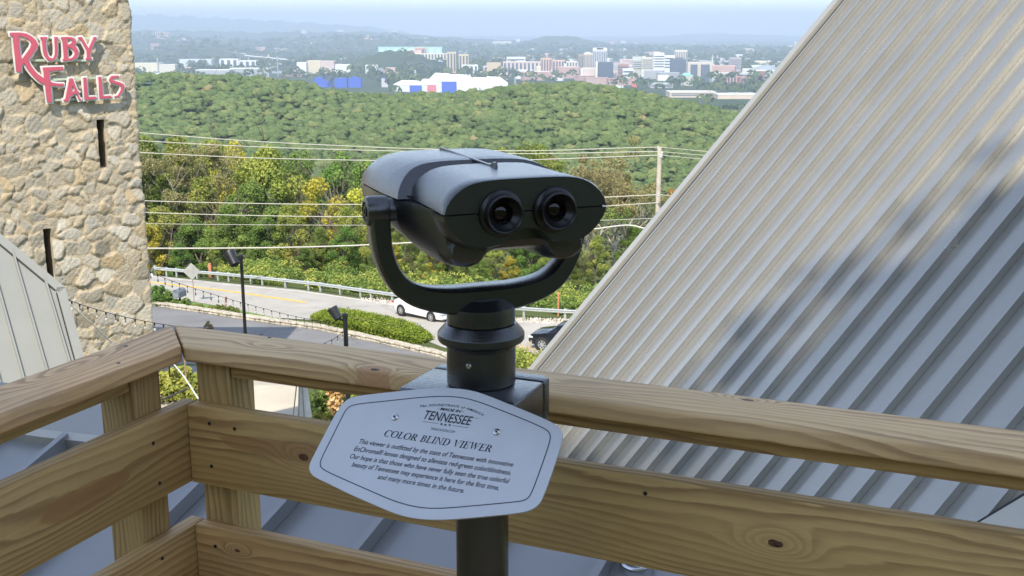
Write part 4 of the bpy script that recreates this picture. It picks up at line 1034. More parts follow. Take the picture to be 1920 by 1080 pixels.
# ------------------------------------------------------------------ cars
M_tyre = simple('tyre_rubber', (.02, .02, .02), .8); M_rim = simple('alloy_rim', (.55, .56, .57), .3, .7)
M_cglass = simple('car_glass', (.05, .07, .08), .06, 0, .05, 2, spec=.8)
def car(name, label, p, ang, top, belt, L, W, paint, wheel_r, wb, roofz, suv):
    """side outline lofted across the width; x forward"""
    t = thing(name, label, 'car', tuple(p))
    ca, sa = math.cos(ang), math.sin(ang)
    def T(x, y, z): return Vector((p.x + x * ca - y * sa, p.y + x * sa + y * ca, p.z + z))
    low = .22 if not suv else .30
    def side(inset, topf):
        o = []
        for x, z in top: o.append((x, low + (z - low) * topf if z > low else z))
        return o
    xs = [x for x, z in top]
    # rings at stations along x: cross-section from the outline height
    rings = []; N = 26
    bx = [b[0] for b in belt]; bz = [b[1] for b in belt]
    for i in range(N + 1):
        x = -L / 2 + L * i / N
        zt = float(np.interp(x, xs, [z for _, z in top])); zb = min(zt, float(np.interp(x, bx, bz)))
        e = abs(x) / (L / 2); wv = W / 2 * (1 - .14 * max(0, (e - .62) / .38) ** 2 * 1.6)
        tw = wv * .72 if zt > zb + .05 else wv * .90
        rise = low + (.10 if e > .93 else 0)
        half = [(0, zt), (tw * .6, zt - .01), (tw, zt - .06 if zt > zb + .05 else zt - .02), (wv * .965, zb), (wv, (zb + rise) / 2 + .08), (wv * .985, rise + .05), (wv * .9, rise), (0, rise)]
        pts = [T(x, yy, zz) for yy, zz in half] + [T(x, -yy, zz) for yy, zz in half[-2:0:-1]]
        rings.append(pts)
    body = MB().loft(rings).build('body', paint, t, True, 0, 2, 50)
    # glasshouse strips
    cabin = [(x, z) for x, z in top if z > roofz - .05]
    x0 = min(x for x, _ in cabin); x1 = max(x for x, _ in cabin)
    for s in (-1, 1):
        n = 2
        for k in range(n):
            a = x0 - .18 + (x1 - x0 + .30) * k / n + .05; b = x0 - .18 + (x1 - x0 + .30) * (k + 1) / n - .05
            za = float(np.interp((a + b) / 2, bx, bz))
            f0 = .32 if k == n - 1 else 0; f1 = .30 if k == 0 else 0
            q = [T(a, s * W / 2 * .965, za + .03), T(b + f0, s * W / 2 * .965, za + .03), T(b, s * W / 2 * .765, roofz - .09), T(a + f1, s * W / 2 * .765, roofz - .09)]
            nrm = (q[1] - q[0]).cross(q[3] - q[0]).normalized(); nrm = nrm if nrm.dot(T(0, s, 0) - T(0, 0, 0)) > 0 else -nrm
            MB().prism([k_ + nrm * .01 for k_ in q], nrm * .012).build('window', M_cglass, t)
        mf = MB().box(T(x1 + .28, s * (W / 2 + .08), float(np.interp(x1 + .3, bx, bz)) + .10), (.16, .2, .14), (T(1, 0, 0) - T(0, 0, 0), T(0, 1, 0) - T(0, 0, 0), Vector((0, 0, 1)))).build('mirror', paint, t, True, .03)
    for (xa, xb, nm) in ((x1 + .02, x1 + .75, 'windscreen'), (x0 - .02, x0 - .62, 'rear_window')):
        za, zb = roofz - .03, float(np.interp(xb, xs, [z for _, z in top]))
        q = [T(xa, W * .31, za), T(xa, -W * .31, za), T(xb, -W * .40, zb + .015), T(xb, W * .40, zb + .015)]
        MB().prism(q, (0, 0, .02)).build(nm, M_cglass, t)
    for xw in (-wb / 2, wb / 2):
        for s in (-1, 1):
            c = T(xw, s * (W / 2 - .10), wheel_r); axd = (T(0, s, 0) - T(0, 0, 0))
            MB().lathe([(wheel_r + .07, -.02), (wheel_r + .07, .105), (wheel_r - .02, .107)], c, axd, 28).build('wheel_arch', M_dark, t)
            wl = MB().lathe([(wheel_r * .6, -.1), (wheel_r, -.08), (wheel_r, .11), (wheel_r * .96, .125), (wheel_r * .66, .13), (wheel_r * .64, .10)], c, axd, 28).build('tyre', M_tyre, t, True)
            mb = MB(); mb.lathe([(wheel_r * .67, .10), (wheel_r * .67, .128), (wheel_r * .60, .132), (wheel_r * .58, .10)], c, axd, 24)
            up = Vector((0, 0, 1)); sd = axd.cross(up)
            for k in range(7):
                aa = k * 2 * math.pi / 7; dr = up * math.cos(aa) + sd * math.sin(aa); mb.box(c + axd * .12 + dr * wheel_r * .32, (wheel_r * .6, wheel_r * .17, .03), (dr, dr.cross(axd), axd))
            mb.lathe([(wheel_r * .16, .10), (wheel_r * .16, .14), (.01, .142)], c, axd, 12)
            mb.build('rim', M_rim, wl)
    for s in (-1, 1):
        MB().box(T(L / 2 - .16, s * W * .36, low + .42), (.3, .36, .12), (T(1, 0, 0) - T(0, 0, 0), T(0, 1, 0) - T(0, 0, 0), Vector((0, 0, 1)))).build('headlight', simple('headlight_glass', (.5, .52, .52), .1), t, True, .03)
        MB().box(T(-L / 2 + .08, s * W * .36, low + .55), (.16, .34, .12), (T(1, 0, 0) - T(0, 0, 0), T(0, 1, 0) - T(0, 0, 0), Vector((0, 0, 1)))).build('tail_light', simple('tail_light_red', (.4, .02, .02), .2), t, True, .03)
    return t
M_white_paint = simple('white_car_paint', (.72, .72, .71), .22, 0, .02, 1); M_black_paint = simple('black_car_paint', (.012, .014, .022), .12, .2, .02, 1)
a = gp(754, 594); b = gp(806, 603); ctr = a.lerp(b, .5); d = (b - a); ang = math.atan2(d.y, d.x); nn = Vector((-math.sin(ang), math.cos(ang), 0))
sedan = [(-2.4, .45), (-2.36, .80), (-2.2, .98), (-1.75, 1.06), (-.95, 1.40), (-.3, 1.46), (.35, 1.42), (1.1, 1.02), (1.9, .88), (2.3, .70), (2.4, .45)]
car('sedan', 'white sedan driving along the road behind the hedge, half behind the viewer yoke', Vector((ctr.x, ctr.y, ctr.z + .03)) + nn * .9, ang, sedan, [(-2.4, .85), (-1.6, .97), (1.2, .93), (2.4, .68)], 4.8, 1.82, M_white_paint, .335, 2.8, 1.44, False)
print('car wheelbase', d.length)
fw = gp(1017, 658); ang2 = math.radians(180 - 22)
suv = [(-2.25, .55), (-2.22, 1.15), (-2.05, 1.45), (-1.7, 1.62), (-.9, 1.68), (-.1, 1.66), (.35, 1.58), (1.05, 1.14), (1.75, 1.02), (2.15, .86), (2.25, .55)]
ddv = Vector((math.cos(ang2), math.sin(ang2), 0)); nn2 = Vector((-ddv.y, ddv.x, 0))
if nn2.y < 0: nn2 = -nn2
car('suv', 'black sport utility vehicle with its front showing past the metal roof edge', Vector((fw.x, fw.y, fw.z + .03)) - ddv * 1.35 + nn2 * .85, ang2, suv, [(-2.25, 1.05), (1.2, 1.05), (2.25, .85)], 4.5, 1.86, M_black_paint, .37, 2.7, 1.66, True)

# ------------------------------------------------------------------ small things seen between the railing boards
p = gp(632, 800); t = thing('corn_shock', 'bundle of dry corn stalks tied in orange by the plaque edge', 'corn bundle', tuple(p))
g = random.Random(4); mb = MB()
for i in range(16):
    a = g.uniform(0, 6.28); mb.tube([p + Vector((math.cos(a) * .25, math.sin(a) * .25, 0)), p + Vector((math.cos(a) * .06, math.sin(a) * .06, 1.0)), p + Vector((math.cos(a) * .22, math.sin(a) * .22, 1.7))], .02, 4)
mb.build('stalks', simple('corn_stalk', (.55, .30, .08), .8), t)
foliage_obj('leaves', [(p.x + g.uniform(-.2, .2), p.y + g.uniform(-.2, .2), p.z + g.uniform(.5, 1.8)) for _ in range(16)], [.2] * 16, 40, .22, 5, L_corn, t, 1.4)
MB().lathe([(.16, .9), (.18, 1.0), (.16, 1.1)], p, n=14).build('ribbon', M_or, t, True)
p = gp(566, 800); t = thing('awning_stand', 'white canvas panel on grey slanting legs at the paving edge', 'canvas stand', tuple(p))
MB().prism([p + Vector(q) for q in ((-.15, 0, .1), (.42, 0, .15), (.12, .1, 2.4), (-.02, .1, 2.4))], (0, .03, 0)).build('panel', simple('white_canvas', (.75, .73, .68), .8), t)
mb = MB()
for x in (-.35, -.12, .12): mb.tube([p + Vector((x, -.08, 0)), p + Vector((.05 + x * .1, .02, 2.6))], .025, 6)
mb.build('legs', simple('grey_wood', (.30, .28, .25), .8), t)
bush('shrub', 640, 770, 1.3, 1.0, 'leafy green shrub beside the corn stalks', L_green, 81, 34, .2)
bush('shrub', 610, 800, .8, .5, 'low ragged shrub between the canvas stand and the corn stalks', L_lime, 82, 16, .16)
bush('shrub', 330, 745, 1.5, 1.4, 'light green shrub showing through the railing corner gap', L_lime, 83, 50, .22)
bush('shrub', 306, 722, .7, 1.2, 'dark leafy shrub at the left of the railing corner gap', L_dark, 84, 16, .2)
for u, lab in ((322, 'thin dark post seen through the railing corner gap'), (352, 'thin brown stake seen through the railing corner gap')):
    p = gp(u, 755); o = MB().tube([p, p + Vector((0, 0, 2.2))], .035, 6).build('garden_stake', M_lampblk if u < 330 else simple('brown_stake', (.3, .2, .12), .8)); tag(o, lab, 'stake')
o = MB().tube([px(322, 678, 26), px(345, 706, 26), px(372, 748, 25.5)], .018, 6).build('guy_wire', simple('pale_guy', (.6, .6, .6), .4)); tag(o, 'pale slanting guy wire in the railing corner gap', 'wire')
o = MB().tube([px(296, 752, 30), px(322, 742, 30), px(352, 728, 30)], .03, 6).build('handrail', simple('brown_stake2', (.33, .26, .2), .8)); tag(o, 'brown handrail crossing the light green shrub', 'handrail')

# ------------------------------------------------------------------ stone tower
PHI = R(38)
TT = Vector((math.cos(PHI), math.sin(PHI), 0)); TN = Vector((math.sin(PHI), -math.cos(PHI), 0))   # along the face, out of the face
TC = Vector((-8.13, 24.5, 0))
def tface(u, v, off=0.0):
    q = pl(u, v, TC + TN * off, TN); d = q - TC; return d.dot(TT), q.z
RES = 0.032; S0, S1 = -4.2, 1.6; Z0, Z1 = -12.6, 4.2
ns = int((S1 - S0) / RES); nz = int((Z1 - Z0) / RES)
su = np.linspace(S0, S1, ns); zu = np.linspace(Z0, Z1, nz)
g = np.random.default_rng(77)
seeds = []
z = Z0 - .3; row = 0
while z < Z1 + .4:
    hrow = g.uniform(.13, .36); s = S0 - .4 + g.uniform(-.3, 0)
    while s < S1 + .4:
        wst = hrow * g.uniform(.75, 1.7)
        if g.random() < .25 and hrow > .3:
            seeds.append((s + wst / 2, z + hrow * .25)); seeds.append((s + wst / 2 + g.uniform(-.05, .05), z + hrow * .78))
        else: seeds.append((s + wst / 2 + g.uniform(-.03, .03), z + hrow / 2 + g.uniform(-.10, .10)))
        s += wst
    z += hrow
seeds = np.array(seeds); ws = g.uniform(-.03, .03, len(seeds))
SS, ZZ = np.meshgrid(su, zu, indexing='xy')
wob = .035 * np.sin(SS * 7 + ZZ * 3) + .03 * np.sin(ZZ * 11 - SS * 5) + .015 * np.sin(SS * 23) * np.sin(ZZ * 19)
wob2 = .03 * np.sin(SS * 6 - ZZ * 8) + .02 * np.cos(SS * 17 + ZZ * 4)
D1 = np.full(SS.shape, 9.0); D2 = np.full(SS.shape, 9.0); ID = np.zeros(SS.shape, int)
for k, (a, b) in enumerate(seeds):
    i0 = max(0, int((b - .9 - Z0) / RES)); i1 = min(nz, int((b + .9 - Z0) / RES)); j0 = max(0, int((a - .9 - S0) / RES)); j1 = min(ns, int((a + .9 - S0) / RES))
    if i1 <= i0 or j1 <= j0: continue
    d = np.hypot((SS[i0:i1, j0:j1] + wob[i0:i1, j0:j1] - a) * .88, ZZ[i0:i1, j0:j1] + wob2[i0:i1, j0:j1] - b) + ws[k]
    w1 = D1[i0:i1, j0:j1]; w2 = D2[i0:i1, j0:j1]; idv = ID[i0:i1, j0:j1]
    new = d < w1; w2[:] = np.where(new, w1, np.minimum(w2, d)); w1[:] = np.where(new, d, w1); idv[:] = np.where(new, k, idv)
edge = D2 - D1
sc_ = g.random(len(seeds)); tx = g.normal(0, .05, len(seeds)); tz = g.normal(0, .05, len(seeds)); hh = g.uniform(.010, .042, len(seeds))
rel = (SS - seeds[ID, 0]) * tx[ID] * 1.6 + (ZZ - seeds[ID, 1]) * tz[ID] * 1.6
rough = .006 * np.sin(SS * 47 + ID) * np.sin(ZZ * 41 + ID * 2) + .005 * np.sin(SS * 90 + ZZ * 70)
disp = np.clip(edge / .045, 0, 1) ** .7 * (hh[ID] + rel + rough)
# front face up to s=0, then round the corner on to the receding side
fx = np.where(SS < 0, SS, 0); bk = np.where(SS > 0, SS, 0)
fv = np.array(TT); nv = np.array(TN)
blend = np.clip((SS + .12) / .24, 0, 1)[..., None]
nrm = nv * (1 - blend) + fv * blend; nrm /= np.linalg.norm(nrm, axis=-1, keepdims=True)
Pw = np.array(TC) + fx[..., None] * fv - bk[..., None] * nv + nrm * disp[..., None]
Pw[..., 2] = ZZ
SLITS = [(tface(180, 224), tface(203, 314)), (tface(81, 430), tface(104, 522))]
keep = np.ones((nz - 1, ns - 1), bool)
sm = (SS[:-1, :-1] + SS[1:, 1:]) / 2; zm = (ZZ[:-1, :-1] + ZZ[1:, 1:]) / 2
tw = thing('stone_tower', 'tall rough field stone tower at the left carrying red letters', 'tower', (TC.x, TC.y, -12.6))
rects = []
for (s0, zt), (s1, zb) in SLITS:
    keep &= ~((sm > s0) & (sm < s1) & (zm < zt) & (zm > zb)); rects.append((s0, s1, zb, zt))
i = np.arange(nz - 1)[:, None] * ns + np.arange(ns - 1)[None]
F = np.stack([i, i + 1, i + ns + 1, i + ns], -1)[keep]
o = np_mesh('wall', Pw.reshape(-1, 3) - np.array(tw.location), F, M_stone, tw, {'stone': sc_[ID].ravel(), 'edge': edge.ravel()}, True)
M_reveal = simple('slit_reveal', (.46, .39, .28), .9, 0, .25, 4, .8, 20)
for (s0, s1, zb, zt) in rects:
    mb = MB(); c = TC + TT * ((s0 + s1) / 2); c.z = (zb + zt) / 2; w_ = s1 - s0; h_ = zt - zb; axs = (TT, TN, Vector((0, 0, 1)))
    dp = .5; c = c - TN * .055
    mb.box(c + TT * (w_ / 2 + .06) - TN * (dp / 2 - .03), (.12, dp, h_ + .2), axs); mb.box(c - TT * (w_ / 2 + .06) - TN * (dp / 2 - .03), (.12, dp, h_ + .2), axs)
    mb.box(c + Vector((0, 0, h_ / 2 + .06)) - TN * (dp / 2 - .03), (w_, dp, .12), axs); mb.box(c - Vector((0, 0, h_ / 2 + .06)) - TN * (dp / 2 - .03), (w_, dp, .12), axs)
    f = mb.build('slit_window', M_reveal, tw)
    MB().box(c - TN * (dp + .02), (w_ + .3, .05, h_ + .3), axs).build('glass', simple('slit_dark', (.02, .02, .025), .4), f)
body = [TC - TN * .06 + TT * S0, TC - TN * .06 - TT * .10, TC - TN * 6.0 - TT * .10, TC - TN * 6.0 + TT * S0]
# core of the tower behind the slits, so it is solid from the other sides
MB().prism([Vector((q.x, q.y, Z0)) for q in (TC - TN * 1.62 + TT * S0, TC - TN * 1.62 - TT * .02, TC - TN * 5.0 - TT * .02, TC - TN * 5.0 + TT * S0)], (0, 0, Z1 - Z0)).build('rear_wall', M_reveal, tw)
MB().prism([Vector((q.x, q.y, Z1 - .2)) for q in (TC + TN * .1 + TT * S0, TC + TN * .1 + TT * .1, TC - TN * 1.6 + TT * .1, TC - TN * 1.6 + TT * S0)], (0, 0, .3)).build('coping', M_reveal, tw)

# red letters on the tower
c1 = lambda L: [(10 + x / 10.8, 50 + y / 10.8) for x, y in L]
c2 = lambda L: [(60 + x / 13.5, 50 + y / 13.5) for x, y in L]
c3 = lambda L: [(60 + x / 10.105, 110 + y / 10.105) for x, y in L]
LET = [
 ('R', [c1([(90, 120), (300, 118), (430, 140), (540, 200), (620, 275), (650, 350), (630, 440), (560, 545), (465, 665), (500, 760), (570, 860), (660, 960), (775, 1038)]) + [(90, 150), (90, 158.5), (83.8, 158.7), (76, 155)] + c1([(640, 1080), (540, 985), (440, 860), (375, 738), (325, 790), (325, 910), (222, 915), (190, 600), (148, 190), (95, 175)]),
         c1([(265, 190), (350, 200), (450, 245), (510, 310), (525, 360), (500, 430), (430, 530), (318, 680), (290, 450)])]),
 ('F', [c3([(195, 165), (400, 157), (585, 152), (588, 215), (325, 235), (335, 428), (400, 453), (480, 468), (595, 470), (600, 520), (480, 520), (350, 507), (380, 825), (285, 830), (245, 500), (225, 370), (215, 250)])]),
 ('U', [c2([(205, 260), (378, 258), (380, 312), (350, 318), (352, 480), (362, 620), (395, 720), (445, 780), (500, 800), (545, 780), (575, 700), (578, 560), (565, 400), (560, 258), (648, 258), (650, 310), (620, 320), (635, 480), (640, 620), (620, 740), (570, 820), (490, 862), (420, 860), (350, 800), (300, 720), (272, 600), (258, 450), (245, 320), (215, 312)])]),
 ('B', [c2([(730, 262), (900, 258), (1010, 268), (1080, 300), (1112, 360), (1100, 420), (1065, 468), (1130, 530), (1170, 620), (1165, 710), (1120, 790), (1030, 840), (900, 860), (778, 862), (775, 820), (800, 810), (790, 600), (765, 325), (735, 318)]),
         c2([(868, 308), (950, 310), (1010, 340), (1015, 390), (970, 435), (880, 460)]), c2([(885, 515), (960, 530), (1040, 590), (1080, 660), (1060, 740), (1000, 790), (905, 812)])]),
 ('Y', [c2([(1165, 262), (1265, 258), (1430, 550), (1530, 330), (1548, 290), (1546, 258), (1628, 258), (1630, 310), (1600, 314), (1478, 620), (1470, 780), (1490, 790), (1512, 800), (1515, 835), (1360, 840), (1358, 800), (1385, 790), (1380, 610), (1215, 318), (1170, 308)])]),
 ('A', [c3([(705, 372), (768, 372), (775, 405), (858, 612), (892, 628), (866, 660), (905, 760), (930, 762), (928, 790), (890, 792), (835, 660), (780, 672), (725, 715), (690, 808), (600, 808), (600, 770), (628, 768)]), c3([(765, 510), (808, 606), (770, 628), (727, 664)])]),
 ('L', [c3([(968, 360), (1025, 355), (1058, 722), (1215, 718), (1217, 760), (995, 782)])]),
 ('L', [c3([(1252, 345), (1308, 342), (1340, 708), (1498, 700), (1500, 740), (1280, 758)])]),
 ('S', [c3([(1510, 325), (1645, 322), (1642, 350), (1560, 362), (1515, 385), (1530, 410), (1660, 445), (1735, 480), (1752, 530), (1720, 610), (1645, 722), (1560, 732), (1560, 712), (1625, 695), (1680, 600), (1690, 540), (1660, 505), (1480, 450), (1455, 410), (1475, 360)])]),
]
def area(p): return sum(p[i][0] * p[(i + 1) % len(p)][1] - p[(i + 1) % len(p)][0] * p[i][1] for i in range(len(p))) / 2
def outline_mesh(name, loops, ext, off, origin, X, Y, N, mat, parent, bev=0):
    """filled 2D outline (first loop outer, the others holes), extruded, set on the plane origin/X/Y with normal N"""
    cu = bpy.data.curves.new(name, 'CURVE'); cu.dimensions = '2D'; cu.fill_mode = 'BOTH'
    for k, L in enumerate(loops):
        ccw = area(L) > 0
        if ccw != (k == 0): L = L[::-1]
        sp = cu.splines.new('POLY'); sp.points.add(len(L) - 1); sp.use_cyclic_u = True
        for i, q in enumerate(L): sp.points[i].co = (q[0], q[1], 0, 1)
    cu.extrude = ext / 2; cu.offset = off
    return curve_to(name, cu, origin, X, Y, N, mat, parent)
def curve_to(name, cu, origin, X, Y, N, mat, parent, shear=0):
    tmp = bpy.data.objects.new('tmp', cu); COL.objects.link(tmp); bpy.context.view_layer.update()
    dg = bpy.context.evaluated_depsgraph_get(); me = bpy.data.meshes.new_from_object(tmp.evaluated_get(dg)); bpy.data.objects.remove(tmp)
    M = Matrix(((X.x, Y.x, N.x, origin.x), (X.y, Y.y, N.y, origin.y), (X.z, Y.z, N.z, origin.z), (0, 0, 0, 1)))
    me.transform(Matrix.Translation(-wloc(parent)) @ M); me.materials.clear(); me.materials.append(mat); me.name = name
    return link(name, me, parent)
M_red = simple('sign_red', (.60, .11, .155), .45, 0, .06, 2); M_signw = simple('sign_white', (.80, .78, .74), .5)
sg = thing('letter_sign', 'red and white metal letters reading RUBY FALLS mounted on the stone tower', 'sign', tuple(TC + TN * .12 + TT * -1.5))
Zv = Vector((0, 0, 1))
for n_, (ch, loops) in enumerate(LET):
    LL = [[tface(u, v, .16) for u, v in L] for L in loops]
    dz = .004 * (n_ % 2)
    w1 = outline_mesh('letter_' + ch.lower(), LL, .03, .030, TC + TN * (.135 + dz), TT, Zv, TN, M_signw, sg)
    outline_mesh('face', LL, .02, 0.0, TC + TN * (.162 + dz), TT, Zv, TN, M_red, w1)
M_bar = simple('pale_green_bar', (.50, .56, .42), .6)
for (ua, va, ub, vb) in [(86, 70, 182, 71.5), (57, 113, 166, 113.5), (96, 149.5, 206, 144.5), (100, 188, 160, 185)]:
    a = tface(ua, va, .1); b = tface(ub, vb, .1); A_ = TC + TT * a[0] + TN * .1; A_.z = a[1]; B_ = TC + TT * b[0] + TN * .1; B_.z = b[1]
    dv = (B_ - A_).normalized(); MB().box(A_.lerp(B_, .5), ((B_ - A_).length, .03, .045), (dv, TN, dv.cross(TN))).build('mounting_bar', M_bar, sg)
# stone wing hidden behind the tower; it throws the shade over the drive
wg = thing('stone_wing', 'stone wing of the castle standing behind the tall tower', 'building', (-24, 46, -13))
MB().box((-25, 47.5, -4.4), (14.6, 7, 17.4)).build('wall', M_reveal, wg)
MB().box((-25, 47.5, 4.5), (15.2, 7.6, .5)).build('coping', M_reveal, wg)

# ------------------------------------------------------------------ metal roofs
def roof_obj(name, label, poly, p0, e, d, seams, seam_h, seam_w, mat, thick=.12, cat='roof', lips=(), cap_w=.012):
    """poly: world points on the plane; e: across the seams, d: along them; seams: list of (offset, t0, t1)"""
    n = e.cross(d).normalized()
    if n.z < 0: n = -n
    t = thing(name, label, cat, tuple(p0))
    MB().prism([q - n * thick for q in poly], n * thick).build('panel', mat, t)
    for (s, a, b) in seams:
        c = p0 + e * s; A_ = c + d * a; B_ = c + d * b; L = (B_ - A_).length
        mb = MB(); mb.box(A_.lerp(B_, .5) + n * (seam_h / 2 + .002), (seam_w, L, seam_h), (e, d, n)); mb.box(A_.lerp(B_, .5) + n * (seam_h + .006), (seam_w + cap_w, L, .010), (e, d, n))
        mb.build('seam', mat, t)
    return t, n
# the big steep roof on the right
Er = Vector((-.217, .976, 0)).normalized(); Dr = Vector((1, .2238 * 1.21, .9746 * 1.21)).normalized()
def dep400(x): return 16596.0 / (x - 200)
Pr = px(1352, 400, dep400(1352)); nr = Er.cross(Dr).normalized(); nr = nr if nr.z > 0 else -nr
def rp(u, v): return pl(u, v, Pr, nr)
pA = rp(1588, -6); pBt = rp(1003, 703)
edge_s = (rp(1300, 339) - Pr).dot(Er)
def rpt(s, t): return Pr + Er * s + Dr * t
near_s = -9.0
poly = [rpt(edge_s, -5.5), rpt(near_s, -7.5), rpt(near_s, 8.5), rpt(edge_s, 8.5)]
seams = []; k = 3
s = .41 * k
while s > near_s:
    if s < edge_s - .12: seams.append((s, -5.5 - max(0, -s) * .2, 8.5))
    s -= .41
rr_, nrr = roof_obj('metal_roof', 'huge steep grey standing seam metal roof filling the right side', poly, Pr, Er, Dr, seams, .062, .018, M_roof)
MB().box(rpt(edge_s + .02, 1.5) + nrr * .03, (.16, 14, .09), (Er, Dr, nrr)).build('rake_trim', M_trim, rr_)
MB().box(rpt(edge_s - .085, 1.5) + nrr * .012, (.03, 14, .02), (Er, Dr, nrr)).build('rake_groove', M_dark, rr_)
MB().box(rpt(edge_s + .06, 1.5) + nrr * -.30, (.04, 14, .5), (Er, Dr, nrr)).build('fascia', M_trim, rr_)
# valley flashing at its lower right end
fl = [pl(u, v, Pr + nr * .35, nr) for u, v in ((1815, 992), (1990, 888), (2100, 860), (1892, 1010))]
o = MB().prism(fl, nr * -.03).build('roof_flashing', M_trim); tag(o, 'pale metal flashing strip low at the right end of the big metal roof', 'flashing')
fl = [pl(u, v, Pr + nr * .33, nr) for u, v in ((1800, 997), (1985, 884), (1995, 888), (1815, 998))]
o = MB().prism(fl, nr * -.03).build('roof_gap', M_dark); o.parent = rr_; o.location = -rr_.location
# lower roof below the deck
El = Vector((.859, -.513, 0)).normalized(); Dl = Vector((.686, 1.149, .537)).normalized()
Pl = px(515, 990, 4.5); nl = El.cross(Dl).normalized(); nl = nl if nl.z > 0 else -nl
def lp(u, v): return pl(u, v, Pl, nl)
ridge = [lp(-260, 778), lp(100, 829), lp(500, 872), lp(900, 925), lp(1300, 985), lp(1500, 1012)]
poly = ridge + [lp(1700, 1500), lp(-700, 1500)]
seams = []
for k in range(-8, 10):
    s = .46 * k; A0 = Pl + El * s
    # upper end: meet the ridge polyline
    best = None
    for a, b in zip(ridge[:-1], ridge[1:]):
        sa, sb = (a - Pl).dot(El), (b - Pl).dot(El); ta, tb = (a - Pl).dot(Dl), (b - Pl).dot(Dl)
        if min(sa, sb) <= s <= max(sa, sb): best = ta + (tb - ta) * (s - sa) / (sb - sa)
    if best is not None: seams.append((s, -3.0, best))
lr_, nll = roof_obj('metal_roof', 'low grey metal roof seen through the railing right below the deck', poly, Pl, El, Dl, seams, .06, .02, M_roof_low, .1)
for a, b in zip(ridge[:-1], ridge[1:]):
    dv = (b - a).normalized(); MB().box(a.lerp(b, .5) + nll * .02, ((b - a).length, .05, .06), (dv, nll.cross(dv), nll)).build('ridge_cap', M_trim, lr_)
fp = px(110, 800, 7.0); fn = Vector((.15, -.45, .88)).normalized()
o = MB().prism([pl(u, v, fp, fn) for u, v in ((-260, 690), (250, 742), (250, 870), (-260, 840))], fn * -.08).build('metal_roof', M_roof); tag(o, 'small pale blue roof facet just past the dark ridge at the left', 'roof')
rg = lp(1195, 1062); rgo = bpy.data.meshes.new('anchor_ring')
th = thing('anchor_ring', 'small pale steel ring on the low roof under the railing', 'ring', tuple(rg))
pts = [rg + El * math.cos(a) * .055 + nll.cross(El) * math.sin(a) * .045 + nll * .03 for a in [2 * math.pi * i / 24 for i in range(25)]]
MB().tube(pts, .008, 8).build('ring', M_steel, th, True); MB().box(rg + nll * .012, (.06, .04, .022), (El, Dl, nll)).build('base', M_steel, th)
# left roof
Ee = Vector((.8, .6, 0)); De = Vector((.6, -.8, -1.14)).normalized(); Pe = px(60, 600, 19); ne = Ee.cross(De).normalized(); ne = ne if ne.z > 0 else -ne
def ep(u, v): return pl(u, v, Pe, ne)
cr = [ep(-200, 275), ep(0, 441), ep(121, 541), ep(153, 658), ep(215, 885), ep(-200, 885)]
seams = []
for (u, v) in [(-19, 650), (27, 650), (74.5, 650), (121, 650)]:
    q = ep(u, v); s = (q - Pe).dot(Ee)
    us = (q - Pe).dot(De)
    # top end on the rake line
    a, b = cr[0], cr[2]; sa, sb = (a - Pe).dot(Ee), (b - Pe).dot(Ee); ta, tb = (a - Pe).dot(De), (b - Pe).dot(De)
    tt = ta + (tb - ta) * (s - sa) / (sb - sa)
    if s > sb: tt = tb + .25
    seams.append((s, tt + .12, 6.5))
er_, nee = roof_obj('metal_roof', 'pale beige grey metal roof at the lower left in front of the stone tower', cr, Pe, Ee, De, seams, .045, .03, M_roof_pale, .15, cap_w=.0)
for a, b in ((cr[0], cr[2]), (cr[2], cr[4])):
    dv = (b - a).normalized(); wv = nee.cross(dv).normalized(); cen = (cr[5] - a.lerp(b, .5)); wv = wv if wv.dot(cen) > 0 else -wv
    MB().box(a.lerp(b, .5) + wv * .07 + nee * .02, ((b - a).length + .02, .15, .05), (dv, wv, nee)).build('rake_trim', M_roof_pale, er_)
    MB().box(a.lerp(b, .5) + wv * .155 + nee * .004, ((b - a).length - .15, .012, .02), (dv, wv, nee)).build('rake_groove', M_dark, er_)

# ------------------------------------------------------------------ deck and wooden railing
F0 = Vector((-.721, 2.359, 0)); eR = Vector((.919, -.3935, 0)).normalized(); eL = Vector((-.3935, -.919, 0)).normalized()
nR, nL = eL, eR
rl = thing('deck_railing', 'brown wooden deck railing with a mitred corner behind the viewer', 'railing', tuple(F0))
def frame(origin, X, Y, Z): return Matrix(((X.x, Y.x, Z.x, origin.x), (X.y, Y.y, Z.y, origin.y), (X.z, Y.z, Z.z, origin.z), (0, 0, 0, 1)))
def board(name, pts, z0, z1, M, mat, bev=.003, seg=2, parent=rl):
    me = bpy.data.meshes.new(name); bm = bmesh.new()
    lo = [bm.verts.new((x, y, z0)) for x, y in pts]; hi = [bm.verts.new((x, y, z1)) for x, y in pts]; n = len(pts)
    bm.faces.new(lo[::-1]); bm.faces.new(hi)
    for i in range(n): bm.faces.new((lo[i], lo[(i + 1) % n], hi[(i + 1) % n], hi[i]))
    bmesh.ops.recalc_face_normals(bm, faces=bm.faces)
    bmesh.ops.bevel(bm, geom=[e for e in bm.edges], offset=bev, segments=seg, affect='EDGES', profile=.5)
    bm.to_mesh(me); bm.free(); me.materials.append(mat)
    me.polygons.foreach_set('use_smooth', [True] * len(me.polygons)); me.set_sharp_from_angle(angle=R(40))
    o = link(name, me, parent); o.matrix_local = Matrix.Translation(-wloc(parent)) @ M; return o
def loc2(u, v, M, zc):
    """board coordinates of a point of the photograph on the board's face"""
    N = M.to_3x3().col[2]; q = pl(u, v, M @ Vector((0, 0, zc)), N); l = M.inverted() @ q; return l.x, l.y
up = Vector((0, 0, 1))
